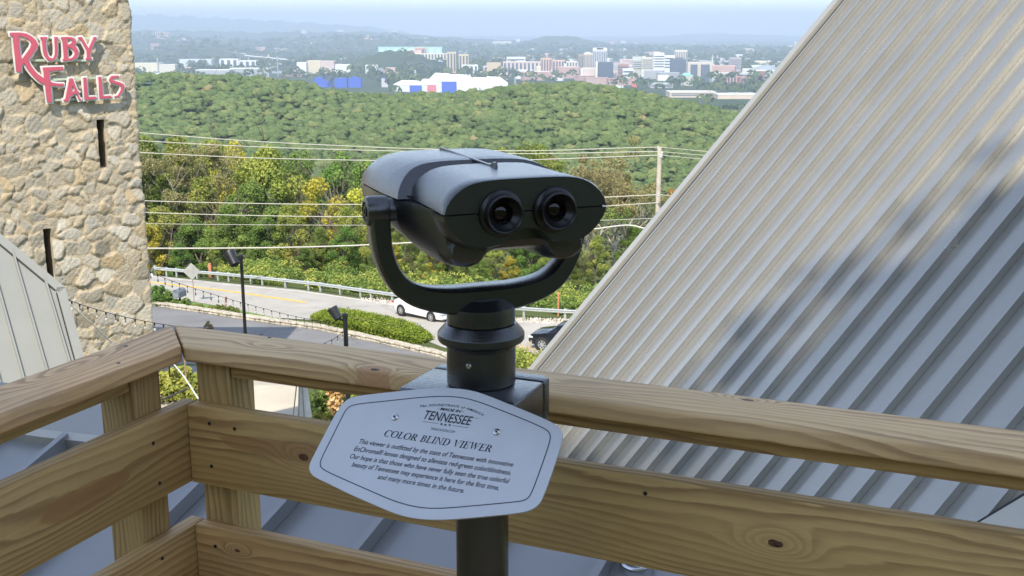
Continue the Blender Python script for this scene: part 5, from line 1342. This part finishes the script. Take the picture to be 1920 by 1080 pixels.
# caps
MR = frame(F0 + up * 1.032, eR, -nR, up)
ML = frame(F0 + up * 1.032, eL, -nL, up)
k1 = loc2(500, 649, MR, .038); k2 = loc2(1402, 750, MR, .038); k3 = loc2(690, 700, MR, .038)
cR = board('cap_rail', [(.003, 0), (3.4, 0), (3.4, .14), (-.137, .14)], 0, .038, MR, wood('wood_cap_right', 1, [(k2[0], k2[1], .011), (k3[0], .010, .010)], 34, (1.22, 1.20, 1.34), amp=2.0, eyes=[(k1[0], k1[1], .06, .022, 2.0), (k1[0] + .55, .06, .25, .03, 2.5)], patches=[(k3[0], .004, .040, .030)]), .007, 3)
e1 = loc2(135, 688, ML, .038)
cL = board('cap_rail', [(.003, 0), (3.0, 0), (3.0, .14), (-.137, .14)], 0, .038, ML, wood('wood_cap_left', 2, [], 30, (1.28, 1.16, 1.26), amp=2.2, eyes=[(e1[0], e1[1], .13, .028, 3.5)]), .007, 3)
# boards
def rows(name, e, n, x0, tag_, z0, z1, mat, L=3.4):
    M = frame(F0 - n * .044 + up * z0, e, up, n if (e.cross(up)).dot(n) > 0 else n)
    return M
def vboard(name, e, n, x0, L, z0, z1, away, th, mat, bev=.004):
    # X along, Y up, Z = X x Y; the board's face looks along n
    Z = e.cross(up); s = 1 if Z.dot(n) > 0 else -1
    M = frame(F0 - n * away + up * z0, e, up, Z)
    if s > 0: return board(name, [(x0, 0), (L, 0), (L, z1 - z0), (x0, z1 - z0)], 0, th, M, mat, bev), M, th
    return board(name, [(x0, 0), (L, 0), (L, z1 - z0), (x0, z1 - z0)], -th, 0, M, mat, bev), M, -th
def face_xy(u, v, e, n, z0, away):
    q = pl(u, v, F0 - n * (away), n); return (q - F0).dot(e), q.z - z0
Rk1 = face_xy(568, 857, eR, nR, .747, .006); Rk2 = face_xy(1453, 1019, eR, nR, .747, .006)
print('knots', Rk1, Rk2, k1, k2, k3)
vboard('rail_board', eR, nR, -.005, 3.4, .747, .931, .044, .038, wood('wood_board_right', 3, [(Rk1[0], Rk1[1], .012), (Rk2[0], Rk2[1], .013)], 46, (1, .97, .88), amp=2.4, eyes=[(Rk2[0] + .12, Rk2[1] - .05, .3, .05, 1.5), (.35, .06, .3, .03, 1.5)], patches=[(.24, .115, .16, .022)]))
Le = face_xy(165, 932, eL, nL, .747, .006)
vboard('rail_board', eL, nL, -.044, 3.0, .747, .931, .044, .038, wood('wood_board_left', 4, [], 44, (1.05, .99, .92), amp=1.5, eyes=[(Le[0] + .1, Le[1] - .02, .3, .05, 2.4)], patches=[(Le[0], Le[1], .125, .030)]))
vboard('rail_board', eR, nR, -.005, 3.4, .461, .645, .044, .038, wood('wood_board_right_low', 5, [(.11, .14, .006)], 46, (1.02, .93, .85)))
vboard('rail_board', eL, nL, -.044, 3.0, .461, .645, .044, .038, wood('wood_board_left_low', 6, [], 46, (1.04, .95, .86)))
vboard('rail_board', eR, nR, -.005, 3.4, .175, .359, .044, .038, wood('wood_board_right_bottom', 7, [], 46))
vboard('rail_board', eL, nL, -.044, 3.0, .175, .359, .044, .038, wood('wood_board_left_bottom', 8, [], 46))
# posts: front face .044 behind the cap front
def post(e, n, x0, seed, w_=.089, tint=(.95, .95, .85)):
    M = frame(F0 + e * x0 - n * .0445 + up * (-.9), up, e, up.cross(e))
    s = 1 if up.cross(e).dot(n) > 0 else -1
    z0, z1 = (-.089, 0) if s > 0 else (0, .089)
    return board('post', [(0, 0), (1.9315, 0), (1.9315, w_), (0, w_)], z0, z1, M, wood('wood_post_%d' % seed, seed, [], 50, tint), .003)
xr = face_xy(371, 740, eR, nR, 0, .0445)[0]; xl = face_xy(301, 730, eL, nL, 0, .0445)[0]
print('posts', xr, xl)
post(eR, nR, xr, 20, .089); post(eL, nL, xl, 21, .089, (.85, .80, .70))
post(eR, nR, 3.0, 22); post(eL, nL, 2.0, 23)
vs = [(xr + .092, 3.0), (xl + .092, 2.0)]
for e, n, (a, b), sd in ((eR, nR, vs[0], 30), (eL, nL, vs[1], 31)):
    M = frame(F0 + up * .9935, e, -n, e.cross(-n))
    zz = (0, .038) if e.cross(-n).z > 0 else (-.038, 0)
    board('sub_rail', [(a, .047), (b, .047), (b, .133), (a, .133)], zz[0], zz[1], M, wood('wood_sub_%d' % sd, sd, [], 40, (.85, .80, .70)), .003)
# screws
M_screw = simple('dark_screw', (.035, .035, .04), .4, .6)
for (u, v, e, n) in [(393, 794, eR, nR), (397, 874, eR, nR), (404, 1024, eR, nR), (287, 831, eL, nL), (299, 906, eL, nL), (304, 1047, eL, nL), (440, 804, eR, nR), (1210, 925, eR, nR)]:
    q = pl(u, v, F0 - n * .006, n); MB().lathe([(.004, .0), (.0042, .0012), (.002, .0014), (.0018, .0006), (1e-4, .0006)], q, n, 12).build('screw', M_screw, rl, True)
for (u, v) in ((222, 681), (236, 649), (490, 627), (505, 633)):
    q = pl(u, v, F0 + up * 1.07, up); MB().lathe([(.004, .0), (.0042, .0012), (1e-4, .0012)], q, up, 10).build('screw', M_screw, rl, True)
# deck floor and rim (below the frame)
dk = bpy.data.materials
M_deck = wood('wood_deck', 40, [], 30)
mb = MB(); a0 = F0 + eR * 3.3; b0 = F0 + eL * 2.9
dl = [F0 - nR * .05 - nL * .05, F0 + eR * 3.3 - nR * .05, F0 + eR * 3.3 + eL * 2.9, F0 + eL * 2.9 - nL * .05]
o = MB().prism([Vector((q.x, q.y, -.04)) for q in dl], (0, 0, .04)).build('deck_floor', M_deck); struct(o, 'wooden deck floor under the viewer')

# ------------------------------------------------------------------ the viewer
YAW = R(22)
VA = Vector((-math.sin(YAW), math.cos(YAW), 0)); VR = Vector((math.cos(YAW), math.sin(YAW), 0))
VP = Vector((-.053, 1.85, 0))
def vw(r, a, z): return VP + VR * r + VA * a + up * z
vt = thing('binocular_viewer', 'black coin tower viewer with two eyepieces, standing on a pole at the wooden railing', 'viewer', tuple(VP))
vt['label'] = 'black binocular tower viewer with two eyepieces on a pole at the wooden railing'
def spl(pts, n):
    """resample an open polyline (r,z) smoothly to n points"""
    P = np.array(pts, float)
    for _ in range(3):
        Q = [P[0]]
        for a, b in zip(P[:-1], P[1:]): Q += [a * .75 + b * .25, a * .25 + b * .75]
        Q.append(P[-1]); P = np.array(Q)
    L = np.r_[0, np.cumsum(np.hypot(*np.diff(P, axis=0).T))]; t = np.linspace(0, L[-1], n)
    return np.stack([np.interp(t, L, P[:, 0]), np.interp(t, L, P[:, 1])], 1)
ZS = 1.4775
def upper(w_, top, sq=1.0, n=27):
    h = top - ZS
    half = [(1.0, 0), (.985, .22), (.90, .55), (.76, .84), (.58, .985), (.30, 1.02), (0, 1.02)]
    L = [(-x * w_, ZS + .0012 + y * h) for x, y in half]; Rr = [(x * w_, ZS + .0012 + y * h) for x, y in half[-2::-1]]
    return spl(L + Rr, n)
def lower(w_, lob, inner, notch, cx, n=45, rnd=False):
    """two lobed underside: lob lowest depth, notch depth in the middle, cx lobe centre"""
    half = [(1.0 * w_, 0), (1.0 * w_, .10), (.975 * w_, .26), (.86 * w_, .68), (cx + .022, .97), (cx, 1.0), (cx - .028, .96), (inner + .012, notch + (1 - notch) * .45), (inner - .004, notch * 1.0), (0, notch)]
    if rnd: half = [(w_, 0), (w_, .12), (.985 * w_, .30), (.93 * w_, .58), (cx + .026, .86), (cx + .010, 1.0), (cx - .010, 1.03), (cx - .030, .96), (inner + .006, notch + (1 - notch) * .35), (inner - .008, notch), (0, notch)]
    L = [(-x, ZS - .0012 - y * lob) for x, y in half]; Rr = [(x, ZS - .0012 - y * lob) for x, y in half[-2::-1]]
    return spl(L + Rr, n)
def ring(prof, a, tilt=0.0):
    return [vw(r, a + tilt * (z - ZS), z) for r, z in prof]
# upper shell: narrower eyepiece part and wider rear part with a step
m1 = MB()
secs = [(-.204, .131, 1.5245), (-.200, .1335, 1.5255), (-.17, .1315, 1.5258), (-.12, .1285, 1.526), (-.07, .127, 1.5262), (-.015, .127, 1.5262)]
m1.loft([ring(upper(w_, t_), a, 0) for a, w_, t_ in secs])
m1.build('upper_cover', M_black_rough, vt, True, 0, 2, 32)
m1 = MB()
secs = [(-.028, .1505, 1.5275), (-.024, .153, 1.5290), (.05, .154, 1.5295), (.14, .153, 1.5295), (.205, .150, 1.5282), (.216, .147, 1.525)]
rr2 = []
for a, w_, t_ in secs:
    pr = upper(w_, t_)
    # the step sweeps back over the top of the cover
    rr2.append([vw(r, a + (.075 * ((z - ZS) / .06) ** 1.5 if a < -.02 else (.05 * ((z - ZS) / .06) ** 1.5 if a < .1 and a > 0 and False else 0)), z) for r, z in pr])
rr2[1] = [q + VA * .003 for q in rr2[1]]
m1.loft([rr2[0]] + rr2[2:])
m1.build('rear_cover', M_black_rough, vt, True, 0, 2, 32)
# lower shell
m2 = MB()
secs = [(-.204, .131, .0500, .018, .50, .068), (-.199, .1335, .0520, .018, .50, .068), (-.165, .134, .058, .020, .55, .072), (-.150, .132, .066, .026, .60, .080)]
m2.loft([ring(lower(w_, lob, inn, nt, cx), a, 0) for a, w_, lob, inn, nt, cx in secs])
m2.build('lower_cover', M_black, vt, True, 0, 2, 30)
m2 = MB()
secs = [(-.168, .104, .074, .046, .66, .086), (-.166, .110, .079, .046, .66, .087), (-.158, .121, .0855, .046, .72, .088), (-.12, .128, .091, .046, .80, .088), (-.045, .140, .095, .046, .82, .088), (-.020, .1515, .094, .046, .82, .089), (.10, .1535, .082, .048, .84, .090), (.205, .150, .066, .05, .88, .090), (.214, .146, .060, .05, .88, .090)]
m2.loft([ring(lower(w_, lob, inn, nt, cx, rnd=True), a, 0) for a, w_, lob, inn, nt, cx in secs])
m2.build('barrel_housing', M_black, vt, True, 0, 2, 30)
m3 = MB()
m3.loft([[vw(x * .985, a, z) for x, z in ((-w_, ZS - .006), (w_, ZS - .006), (w_, ZS + .006), (-w_, ZS + .006))] for a, w_ in ((-.2, .129), (-.03, .126), (-.02, .149), (.21, .146))])
m3.build('seam_core', M_dark, vt)
# eyepieces
for s in (-1, 1):
    c = vw(s * .0435, -.204, 1.4765)
    e = MB().lathe([(.030, -.012), (.0340, -.002), (.0352, .002), (.0345, .0050), (.0315, .0065), (.0298, .0085), (.0294, .0180), (.0284, .0205), (.0270, .0210), (.0254, .0198), (.0242, .0170), (.0185, .0120), (.0160, .0090), (.0150, .0030), (.0145, -.004)], c, -VA, 40).build('eyepiece', M_black_sm, vt, True, 0, 2, 28)
    MB().lathe([(.0145, .000), (.0135, .002), (.009, .0045), (.004, .0055), (1e-4, .0058)], c, -VA, 24).build('lens', M_lens, e, True)
# sight rib on top
m4 = MB(); zt = 1.5275
m4.prism([vw(-.0025, -.078, zt - .004), vw(-.0025, .205, zt - .004), vw(-.0025, .205, zt + .0075), vw(-.0025, -.050, zt + .0030), vw(-.0025, -.064, zt + .0085), vw(-.0025, -.074, zt + .0085)], VR * .005)
m4.build('sight_rib', M_black, vt, False, .001, 2)
# yoke
path = [(-.1755, 1.476), (-.1755, 1.460), (-.1752, 1.43), (-.1720, 1.395), (-.1600, 1.357), (-.1380, 1.326), (-.109, 1.310), (-.062, 1.2998), (-.03, 1.299), (0, 1.2988)]
path = path + [(-r, z) for r, z in path[-2::-1]]
th_ = [.014, .0165, .0155, .0150, .0148, .0170, .0185, .0212, .0218, .0220]; th_ = th_ + th_[-2::-1]
dp_ = [.016, .0225, .022, .022, .0225, .0235, .025, .027, .029, .030]; dp_ = dp_ + dp_[-2::-1]
P = np.array(path); rings = []
PP = spl(path, 61); tt_ = np.linspace(0, 1, len(path)); Lp = np.r_[0, np.cumsum(np.hypot(*np.diff(P, axis=0).T))]; Lp /= Lp[-1]; uu_ = np.linspace(0, 1, 61)
thv = np.interp(uu_, Lp, th_); dpv = np.interp(uu_, Lp, dp_)
for i in range(61):
    t = PP[min(i + 1, 60)] - PP[max(i - 1, 0)]; t /= np.hypot(*t); n = np.array([-t[1], t[0]]); h, dd = thv[i], dpv[i]
    sec = [(.78, 1), (1, .74), (1, -.74), (.78, -1), (-.78, -1), (-1, -.74), (-1, .74), (-.78, 1)]
    rings.append([vw(PP[i][0] + n[0] * a * h, b * dd, PP[i][1] + n[1] * a * h) for a, b in sec])
MB().loft(rings).build('yoke', M_black, vt, True, 0, 2, 50)
for s in (-1, 1):
    c = vw(s * .150, 0, 1.458)
    b = MB().lathe([(.020, -.006), (.020, .010), (.0235, .011), (.0245, .014), (.0245, .040), (.0225, .046), (.016, .0475), (.0155, .0455), (.001, .0455)], c, VR * s, 32).build('pivot_boss', M_black, vt, True, 0, 2, 35)
    MB().lathe([(.009, .045), (.009, .0475), (.005, .048), (.0045, .0465), (.0001, .0465)], c, VR * s, 6).build('pivot_bolt', M_black_sm, b)
# neck, collar, column, pole
nk = MB().lathe([(.040, 1.300), (.050, 1.292), (.0575, 1.286), (.0585, 1.275), (.0585, 1.258), (.056, 1.256), (.056, 1.250)], VP, up, 48).build('neck', M_black, vt, True, 0, 2, 35)
MB().lathe([(.0575, 1.256), (.0600, 1.2555), (.0725, 1.2415), (.0745, 1.2385), (.0745, 1.2285), (.0725, 1.2255), (.062, 1.220), (.0595, 1.214)], VP, up, 56).build('collar', M_black_rough, vt, True, 0, 2, 28)
MB().lathe([(.0592, 1.222), (.0592, 1.152), (.0575, 1.150), (.05, 1.150)], VP, up, 48).build('column', M_black_rough, vt, True, 0, 2, 35)
MB().lathe([(.0467, 1.10), (.0467, .012), (.0467, .010)], VP, up, 40).build('pole', M_black, vt, True, 0, 2, 35)
MB().lathe([(.06, .03), (.075, .014), (.11, .012), (.11, .001)], VP, up, 40).build('base_flange', M_black, vt, True, 0, 2, 35)
for (u, v) in ((879, 687), (828, 700)):
    r_ = ray(u, v); best = None
    # hit the column
    A_ = r_.x ** 2 + r_.y ** 2; B_ = 2 * (r_.x * (-VP.x) + r_.y * (-VP.y)); C_ = VP.x ** 2 + VP.y ** 2 - .0592 ** 2
    disc = B_ * B_ - 4 * A_ * C_
    if disc > 0:
        q = O + r_ * ((-B_ - math.sqrt(disc)) / (2 * A_)); n = (q - VP); n.z = 0; n.normalize()
        MB().lathe([(.0046, -.001), (.0046, .0012), (.0038, .0020), (.0022, .0020), (.0018, .0002), (1e-4, .0002)], q, n, 20).build('grub_screw', M_steel, vt, True)
# clamp box, front and rear halves
bc = Vector((-.061, 1.849, 0)); BX, BY = eR, -nR
def boxpart(name, y0, y1, z0, z1, chr_, ch):
    w2 = .108
    pts = [(-w2, y0), (w2, y0), (w2, y1 - ch), (w2 - ch, y1), (-w2 + ch, y1), (-w2, y1 - ch)] if chr_ else [(-w2, y0), (w2, y0), (w2, y1), (-w2, y1)]
    mb = MB(); mb.prism([bc + BX * x + BY * y + up * z0 for x, y in pts], (0, 0, z1 - z0)); return mb.build(name, M_box, vt, True, .005, 3, 40)
boxpart('clamp_front', -.085, .0425, 1.075, 1.1500, False, 0)
boxpart('clamp_rear', .0450, .085, 1.075, 1.1495, True, .014)
MB().box(bc + BY * .0437 + up * 1.11, (.20, .006, .060), (BX, BY, up)).build('clamp_gasket', M_dark, vt)

# plaque
TAU = R(48.6); TH = -.385
ph = Vector((math.cos(TH), math.sin(TH), 0)); pn_h = Vector((math.sin(TH), -math.cos(TH), 0))
pdn = (up * -math.cos(TAU) + pn_h * math.sin(TAU)).normalized(); pup = -pdn; pn = ph.cross(pup).normalized()
PC = Vector((-.1256, 1.6867, 1.0878))
def pq(u, v, off=0.0):
    q = pl(u, v, PC + pn * off, pn) - PC; return q.dot(ph), q.dot(pup)
z3 = lambda L: [pq(560 + x / 3.6, 700 + y / 3.6) for x, y in L]
def chaikin(L, k=2):
    for _ in range(k):
        L = [q for a, b in zip(L, L[1:] + L[:1]) for q in ((a[0] * .75 + b[0] * .25, a[1] * .75 + b[1] * .25), (a[0] * .25 + b[0] * .75, a[1] * .25 + b[1] * .75))]
    return L
outl = chaikin(z3([(1000, 103), (1100, 108), (1200, 126), (1300, 162), (1450, 223), (1600, 284), (1700, 328), (1755, 362), (1784, 405), (1780, 460), (1742, 580), (1702, 700), (1662, 810), (1630, 880), (1580, 922), (1500, 945), (1300, 965), (1100, 984), (930, 993), (780, 983), (650, 950), (500, 885), (350, 820), (200, 745), (110, 704), (76, 668), (73, 620), (100, 565), (180, 410), (258, 262), (300, 205), (345, 170), (410, 154), (600, 132), (800, 112), (900, 104)]))
plq = thing('x', 'x', 'x'); bpy.data.objects.remove(plq)
pb = outline_mesh('plaque', [outl], .0032, 0, PC, ph, pup, pn, M_plaque, vt)
pb['label'] = 'silver hexagonal plaque with dark lettering bolted to the viewer'
MB().prism([PC + ph * x + pup * y - pn * .0018 for x, y in ((-.07, -.02), (.09, -.02), (.09, .05), (-.07, .05))], -pn * .05).build('plaque_bracket', M_box, vt)
inl = chaikin(z3([(960, 157), (1100, 165), (1200, 190), (1300, 226), (1500, 305), (1640, 365), (1690, 395), (1704, 435), (1680, 520), (1620, 690), (1573, 815), (1545, 852), (1500, 868), (1300, 887), (1100, 905), (930, 917), (800, 908), (650, 868), (500, 803), (300, 715), (175, 658), (147, 630), (150, 590), (200, 490), (295, 298), (328, 237), (380, 212), (600, 190), (800, 168)]))
def ribbon(L, wd, closed=True):
    n = len(L); out = []; inn = []
    for i in range(n):
        a = L[(i - 1) % n] if closed or i > 0 else L[0]; b = L[(i + 1) % n] if closed or i < n - 1 else L[-1]
        dx, dy = b[0] - a[0], b[1] - a[1]; l = math.hypot(dx, dy) or 1; nx, ny = -dy / l * wd / 2, dx / l * wd / 2
        out.append((L[i][0] + nx, L[i][1] + ny)); inn.append((L[i][0] - nx, L[i][1] - ny))
    return out, inn
def flat(name, polys, off, mat, parent):
    mb = MB()
    for p in polys: mb.add([PC + ph * x + pup * y + pn * off for x, y in p], [tuple(range(len(p)))])
    return mb.build(name, mat, parent)
a_, b_ = ribbon(inl, .0017); n = len(a_)
flat('border_line', [[a_[i], a_[(i + 1) % n], b_[(i + 1) % n], b_[i]] for i in range(n)], .0019, M_groove, pb)
# lettering
def text_local(s, size=1.0, shear=0.0, offset=0.0, space=1.0):
    cu = bpy.data.curves.new('t', 'FONT'); cu.body = s; cu.size = size; cu.shear = shear; cu.offset = offset; cu.space_character = space
    cu.align_x = 'LEFT'; cu.fill_mode = 'BOTH'; cu.resolution_u = 4
    tmp = bpy.data.objects.new('tmp', cu); COL.objects.link(tmp); bpy.context.view_layer.update()
    me = bpy.data.meshes.new_from_object(tmp.evaluated_get(bpy.context.evaluated_depsgraph_get())); bpy.data.objects.remove(tmp)
    V = np.array([v.co[:] for v in me.vertices]); F = [tuple(p.vertices) for p in me.polygons]; bpy.data.meshes.remove(me)
    return V[:, :2], F
def put_text(name, s, p0, p1, height, shear=0.0, offset=0.0, space=1.0, capref=None):
    """p0,p1: baseline ends in plaque coordinates; height: capital height in metres"""
    V, F = text_local(s, 1.0, shear, offset, space)
    V0, _ = text_local('H', 1.0, 0, offset)
    sy = height / (V0[:, 1].max()); L = math.hypot(p1[0] - p0[0], p1[1] - p0[1]); sx = L / (V[:, 0].max() - V[:, 0].min())
    X0 = V[:, 0].min(); dx, dy = (p1[0] - p0[0]) / L, (p1[1] - p0[1]) / L
    x = (V[:, 0] - X0) * sx; y = V[:, 1] * sy
    W = [PC + ph * (p0[0] + a * dx - b * dy) + pup * (p0[1] + a * dy + b * dx) + pn * .0020 for a, b in zip(x, y)]
    mb = MB(); mb.add(W, F); return mb.build(name, M_ink, pb)
def zb(x, y): return pq(560 + x / 3.6, 700 + y / 3.6)
def level(a, b):
    y = (a[1] + b[1]) / 2; return (a[0], y), (b[0], y)
def hh_(x, y, d): return abs(zb(x, y - d)[1] - zb(x, y)[1])
ctr = 0
# a roman alphabet with serifs for the heading
def serif(ch):
    """polygons in a unit box, capital height 1; thick stems, thin hairlines, slab serifs"""
    T, t, s = .17, .075, .07
    def rect(a, b, c, d): return [(a, b), (c, b), (c, d), (a, d)]
    def arc(cx, cy, rx, ry, a0, a1, w0, n=18, thin=.07, thick=.18):
        o = []; i_ = []
        for k in range(n + 1):
            a = math.radians(a0 + (a1 - a0) * k / n); wd = thin + (thick - thin) * abs(math.cos(a)) ** 1.4
            o.append((cx + rx * math.cos(a), cy + ry * math.sin(a))); i_.append((cx + (rx - wd) * math.cos(a), cy + (ry - thin) * math.sin(a)))
        return [[o[k], o[k + 1], i_[k + 1], i_[k]] for k in range(n)]
    sf = lambda x, y, w_=.36: rect(x - w_ / 2, y, x + w_ / 2, y + s) 
    P = []
    if ch == 'I': return [rect(.11, 0, .26, 1), sf(.185, 0), sf(.185, .95)], .37
    if ch == 'L': return [rect(.11, 0, .26, 1), sf(.185, .95), rect(.02, 0, .66, s), [(.60, s), (.66, s), (.68, .26), (.64, .26)]], .68
    if ch == 'E': return [rect(.11, 0, .26, 1), rect(.02, 0, .66, s), rect(.02, .95, .64, 1), rect(.26, .49, .50, .54), [(.60, s), (.66, s), (.69, .25), (.65, .25)], [(.58, .95), (.64, .95), (.64, .75), (.61, .75)], rect(.47, .41, .51, .62)], .70
    if ch == 'C': return arc(.46, .5, .45, .52, 48, 312, 0) + [[(.74, .86), (.80, 1.0), (.83, 1.0), (.80, .68), (.76, .68)]], .84
    if ch == 'O': return arc(.46, .5, .46, .52, 0, 360, 0, 30), .92
    if ch == 'D': return [rect(.11, 0, .26, 1), rect(.02, 0, .42, s), rect(.02, .95, .42, 1)] + arc(.40, .5, .46, .5, -90, 90, 0), .88
    if ch == 'B': return [rect(.11, 0, .26, 1), rect(.02, 0, .40, s), rect(.02, .95, .36, 1), rect(.26, .50, .40, .55)] + arc(.36, .755, .26, .245, -90, 90, 0, 12) + arc(.38, .27, .31, .27, -90, 90, 0, 14), .71
    if ch == 'R': return [rect(.11, 0, .26, 1), sf(.185, 0), rect(.02, .95, .38, 1), rect(.26, .46, .40, .51), [(.34, .48), (.50, .48), (.80, 0), (.62, 0)], rect(.60, 0, .86, s)] + arc(.37, .735, .28, .265, -90, 90, 0, 12), .84
    if ch == 'N': return [rect(.12, 0, .18, 1), rect(.74, 0, .80, 1), [(.10, 1), (.27, 1), (.80, 0), (.74, -.02)], sf(.15, 0, .28), sf(.10, .95, .22), sf(.77, .95, .28)], .92
    if ch == 'V': return [[(.06, 1), (.23, 1), (.46, .16), (.42, -.02)], [(.42, -.02), (.47, .12), (.78, 1), (.72, 1)], sf(.14, .95, .32), sf(.75, .95, .26)], .86
    if ch == 'W': return [[(.06, 1), (.22, 1), (.40, .18), (.36, -.02)], [(.36, -.02), (.41, .12), (.64, 1), (.58, 1)], [(.50, 1), (.66, 1), (.86, .18), (.82, -.02)], [(.82, -.02), (.87, .12), (1.12, 1), (1.06, 1)], sf(.14, .95, .32), sf(.58, .95, .28), sf(1.09, .95, .26)], 1.2
    return [], .34
def put_serif(name, s, p0, p1, height, slant=.22, gap=.05):
    adv = 0; polys = []
    for ch in s:
        pp, wd = serif(ch)
        for q in pp: polys.append([(adv + x + slant * y, y) for x, y in q])
        adv += wd + gap
    xs = [x for q in polys for x, y in q]; x0, x1 = min(xs), max(xs); L = math.hypot(p1[0] - p0[0], p1[1] - p0[1]); sx = L / (x1 - x0)
    dx, dy = (p1[0] - p0[0]) / L, (p1[1] - p0[1]) / L; out = []
    for k, q in enumerate(polys):
        out.append([((p0[0] + (x - x0) * sx * dx - y * height * dy), (p0[1] + (x - x0) * sx * dy + y * height * dx)) for x, y in q])
    mb = MB()
    for k, q in enumerate(out): mb.add([PC + ph * x + pup * y + pn * (.0020 + (k % 7) * .00003) for x, y in q], [tuple(range(len(q)))])
    return mb.build(name, M_ink, pb)
put_serif('heading_text', 'COLOR BLIND VIEWER', *level(zb(575, 428), zb(1298, 536)), hh_(900, 480, 47))
bodyt = [('This viewer is outfitted by the state of Tennessee with innovative', (408, 474), (1446, 637)), ('EnChroma\u00ae lenses designed to alleviate red-green colorblindness.', (373, 524), (1432, 692)), ('Our hope is that those who have never fully seen the true colorful', (345, 576), (1420, 747)), ('beauty of Tennessee may experience it here for the first time,', (358, 632), (1350, 792)), ('and many more times in the future.', (533, 715), (1115, 813))]
for s, a, b in bodyt: put_text('body_text', s, *level(zb(*a), zb(*b)), hh_(800, 600, 33), .25, .006)
def zc(x, y): return pq(700 + x / 8.348, 740 + y / 8.348)
put_text('logo_text', 'TENNESSEE', *level(zc(785, 385), zc(1530, 490)), abs(zc(1150, 290)[1] - zc(1150, 430)[1]), .22, .012)
put_text('logo_text', '\u00b7 MADE IN \u00b7', *level(zc(1010, 243), zc(1415, 298)), abs(zc(1200, 225)[1] - zc(1200, 268)[1]) * 1.0, .22, .03)
put_text('address_text', 'TNVACATION.COM', *level(zc(895, 560), zc(1275, 608)), abs(zc(1080, 540)[1] - zc(1080, 578)[1]), .22, .0)
put_text('logo_text', '\u00b0', zc(1598, 400), zc(1630, 404), abs(zc(1150, 380)[1] - zc(1150, 410)[1]), 0, .0)
# arched line
arcp = [zc(x, y) for x, y in ((725, 208), (800, 202), (880, 193), (980, 187), (1080, 188), (1180, 193), (1290, 205), (1390, 222), (1490, 248), (1590, 285), (1725, 345))]
V, F = text_local('The SOUNDTRACK of AMERICA', 1.0, .2, .015, 1.25)
AL = [0]
for a, b in zip(arcp[:-1], arcp[1:]): AL.append(AL[-1] + math.hypot(b[0] - a[0], b[1] - a[1]))
sx = AL[-1] / (V[:, 0].max() - V[:, 0].min()); hc = abs(zc(1000, 150)[1] - zc(1000, 187)[1]); sy = hc / .7
ax_ = np.interp((V[:, 0] - V[:, 0].min()) * sx, AL, [p[0] for p in arcp]); ay_ = np.interp((V[:, 0] - V[:, 0].min()) * sx, AL, [p[1] for p in arcp])
mb = MB(); mb.add([PC + ph * a + pup * (b + c * sy) + pn * .0020 for a, b, c in zip(ax_, ay_, V[:, 1])], F); mb.build('arched_text', M_ink, pb)
for a, b in (((778, 425), (1020, 463)), ((1245, 490), (1495, 530))):
    p0, p1 = level(zc(*a), zc(*b)); flat('rule', [[(p0[0], p0[1] - .0003), (p1[0], p0[1] - .0003), (p1[0], p0[1] + .0003), (p0[0], p0[1] + .0003)]], .0020, M_ink, pb)
for (x, y) in ((1072, 470), (1132, 480), (1200, 485)):
    c = zc(x, y); q = [(c[0] + (.0030 if k % 2 == 0 else .0012) * math.sin(k * math.pi / 5), c[1] + (.0030 if k % 2 == 0 else .0012) * math.cos(k * math.pi / 5)) for k in range(10)]
    flat('star', [[c, q[k], q[(k + 1) % 10]] for k in range(10)], .0020, M_ink, pb)
for (x, y) in ((651, 300), (1338, 400)):
    c = zb(x, y); q = PC + ph * c[0] + pup * c[1]
    b = MB().lathe([(.0062, .0016), (.0064, .0022), (.0054, .0036), (.0030, .0042), (.0026, .0034), (.0001, .0034)], q, pn, 28).build('bolt', M_steel, pb, True)
    MB().lathe([(.0020, .0035), (.0020, .0038), (.0001, .0038)], q, pn, 6).build('socket', M_dark, b)

# ------------------------------------------------------------------ big trees behind the camera; their crowns shade the deck
def oak(x, y, z0, cz, r, label, seed, n=120, per=120, sq=.8):
    g = random.Random(seed); t = thing('oak_tree', label, 'tree', (x, y, z0), 'oaks behind the deck')
    tips = []; mb = MB(); limb(mb, Vector((x, y, z0)), Vector((0, 0, 1)), (cz - z0) * .66, .38, 2, g, tips, .1); mb.build('trunk', M_bark, t, True)
    C = []; rad = []
    for _ in range(n):
        d = Vector((g.gauss(0, 1), g.gauss(0, 1), g.gauss(0, 1))).normalized() * r * g.uniform(.2, 1) ** .5; C.append((x + d.x, y + d.y, cz + d.z * sq)); rad.append(r * g.uniform(.16, .28))
    foliage_obj('crown', C, rad, per, .42, seed, L_green, t); return t
oak(-3.0, -16.4, 3, 25.2, 6.0, 'tall oak on the slope behind the deck, out of the picture, nearest the middle', 201, 170)
oak(5.0, -16.6, 3, 23.2, 6.0, 'tall oak on the slope behind the right end of the deck, out of the picture', 202, 160)
oak(-10.6, -16.2, 3, 29.0, 5.6, 'tall oak on the slope behind the left end of the deck, out of the picture', 203, 150)
oak(-19.5, -16.2, 3, 32.6, 5.0, 'tallest oak on the slope behind, far to the left, out of the picture', 204, 130)

# ------------------------------------------------------------------ air
mb = MB().box((0, 22500, 230), (74000, 46500, 856)); hz = mb.build('haze', M_dark)
m = NT('haze_air'); m.t.nodes.remove(m.p); vol = m.n('VolumePrincipled'); vol.inputs['Color'].default_value = (.56, .65, .79, 1); vol.inputs['Density'].default_value = 0.0001; vol.inputs['Anisotropy'].default_value = 0.0
m.t.links.new(vol.outputs[0], m.out.inputs['Volume']); hz.data.materials.clear(); hz.data.materials.append(m.mat); tag(hz, 'thin blue haze over the valley', None, kind='stuff')
for o in bpy.data.objects:
    if o.parent is not None and 'category' in o: del o['category']
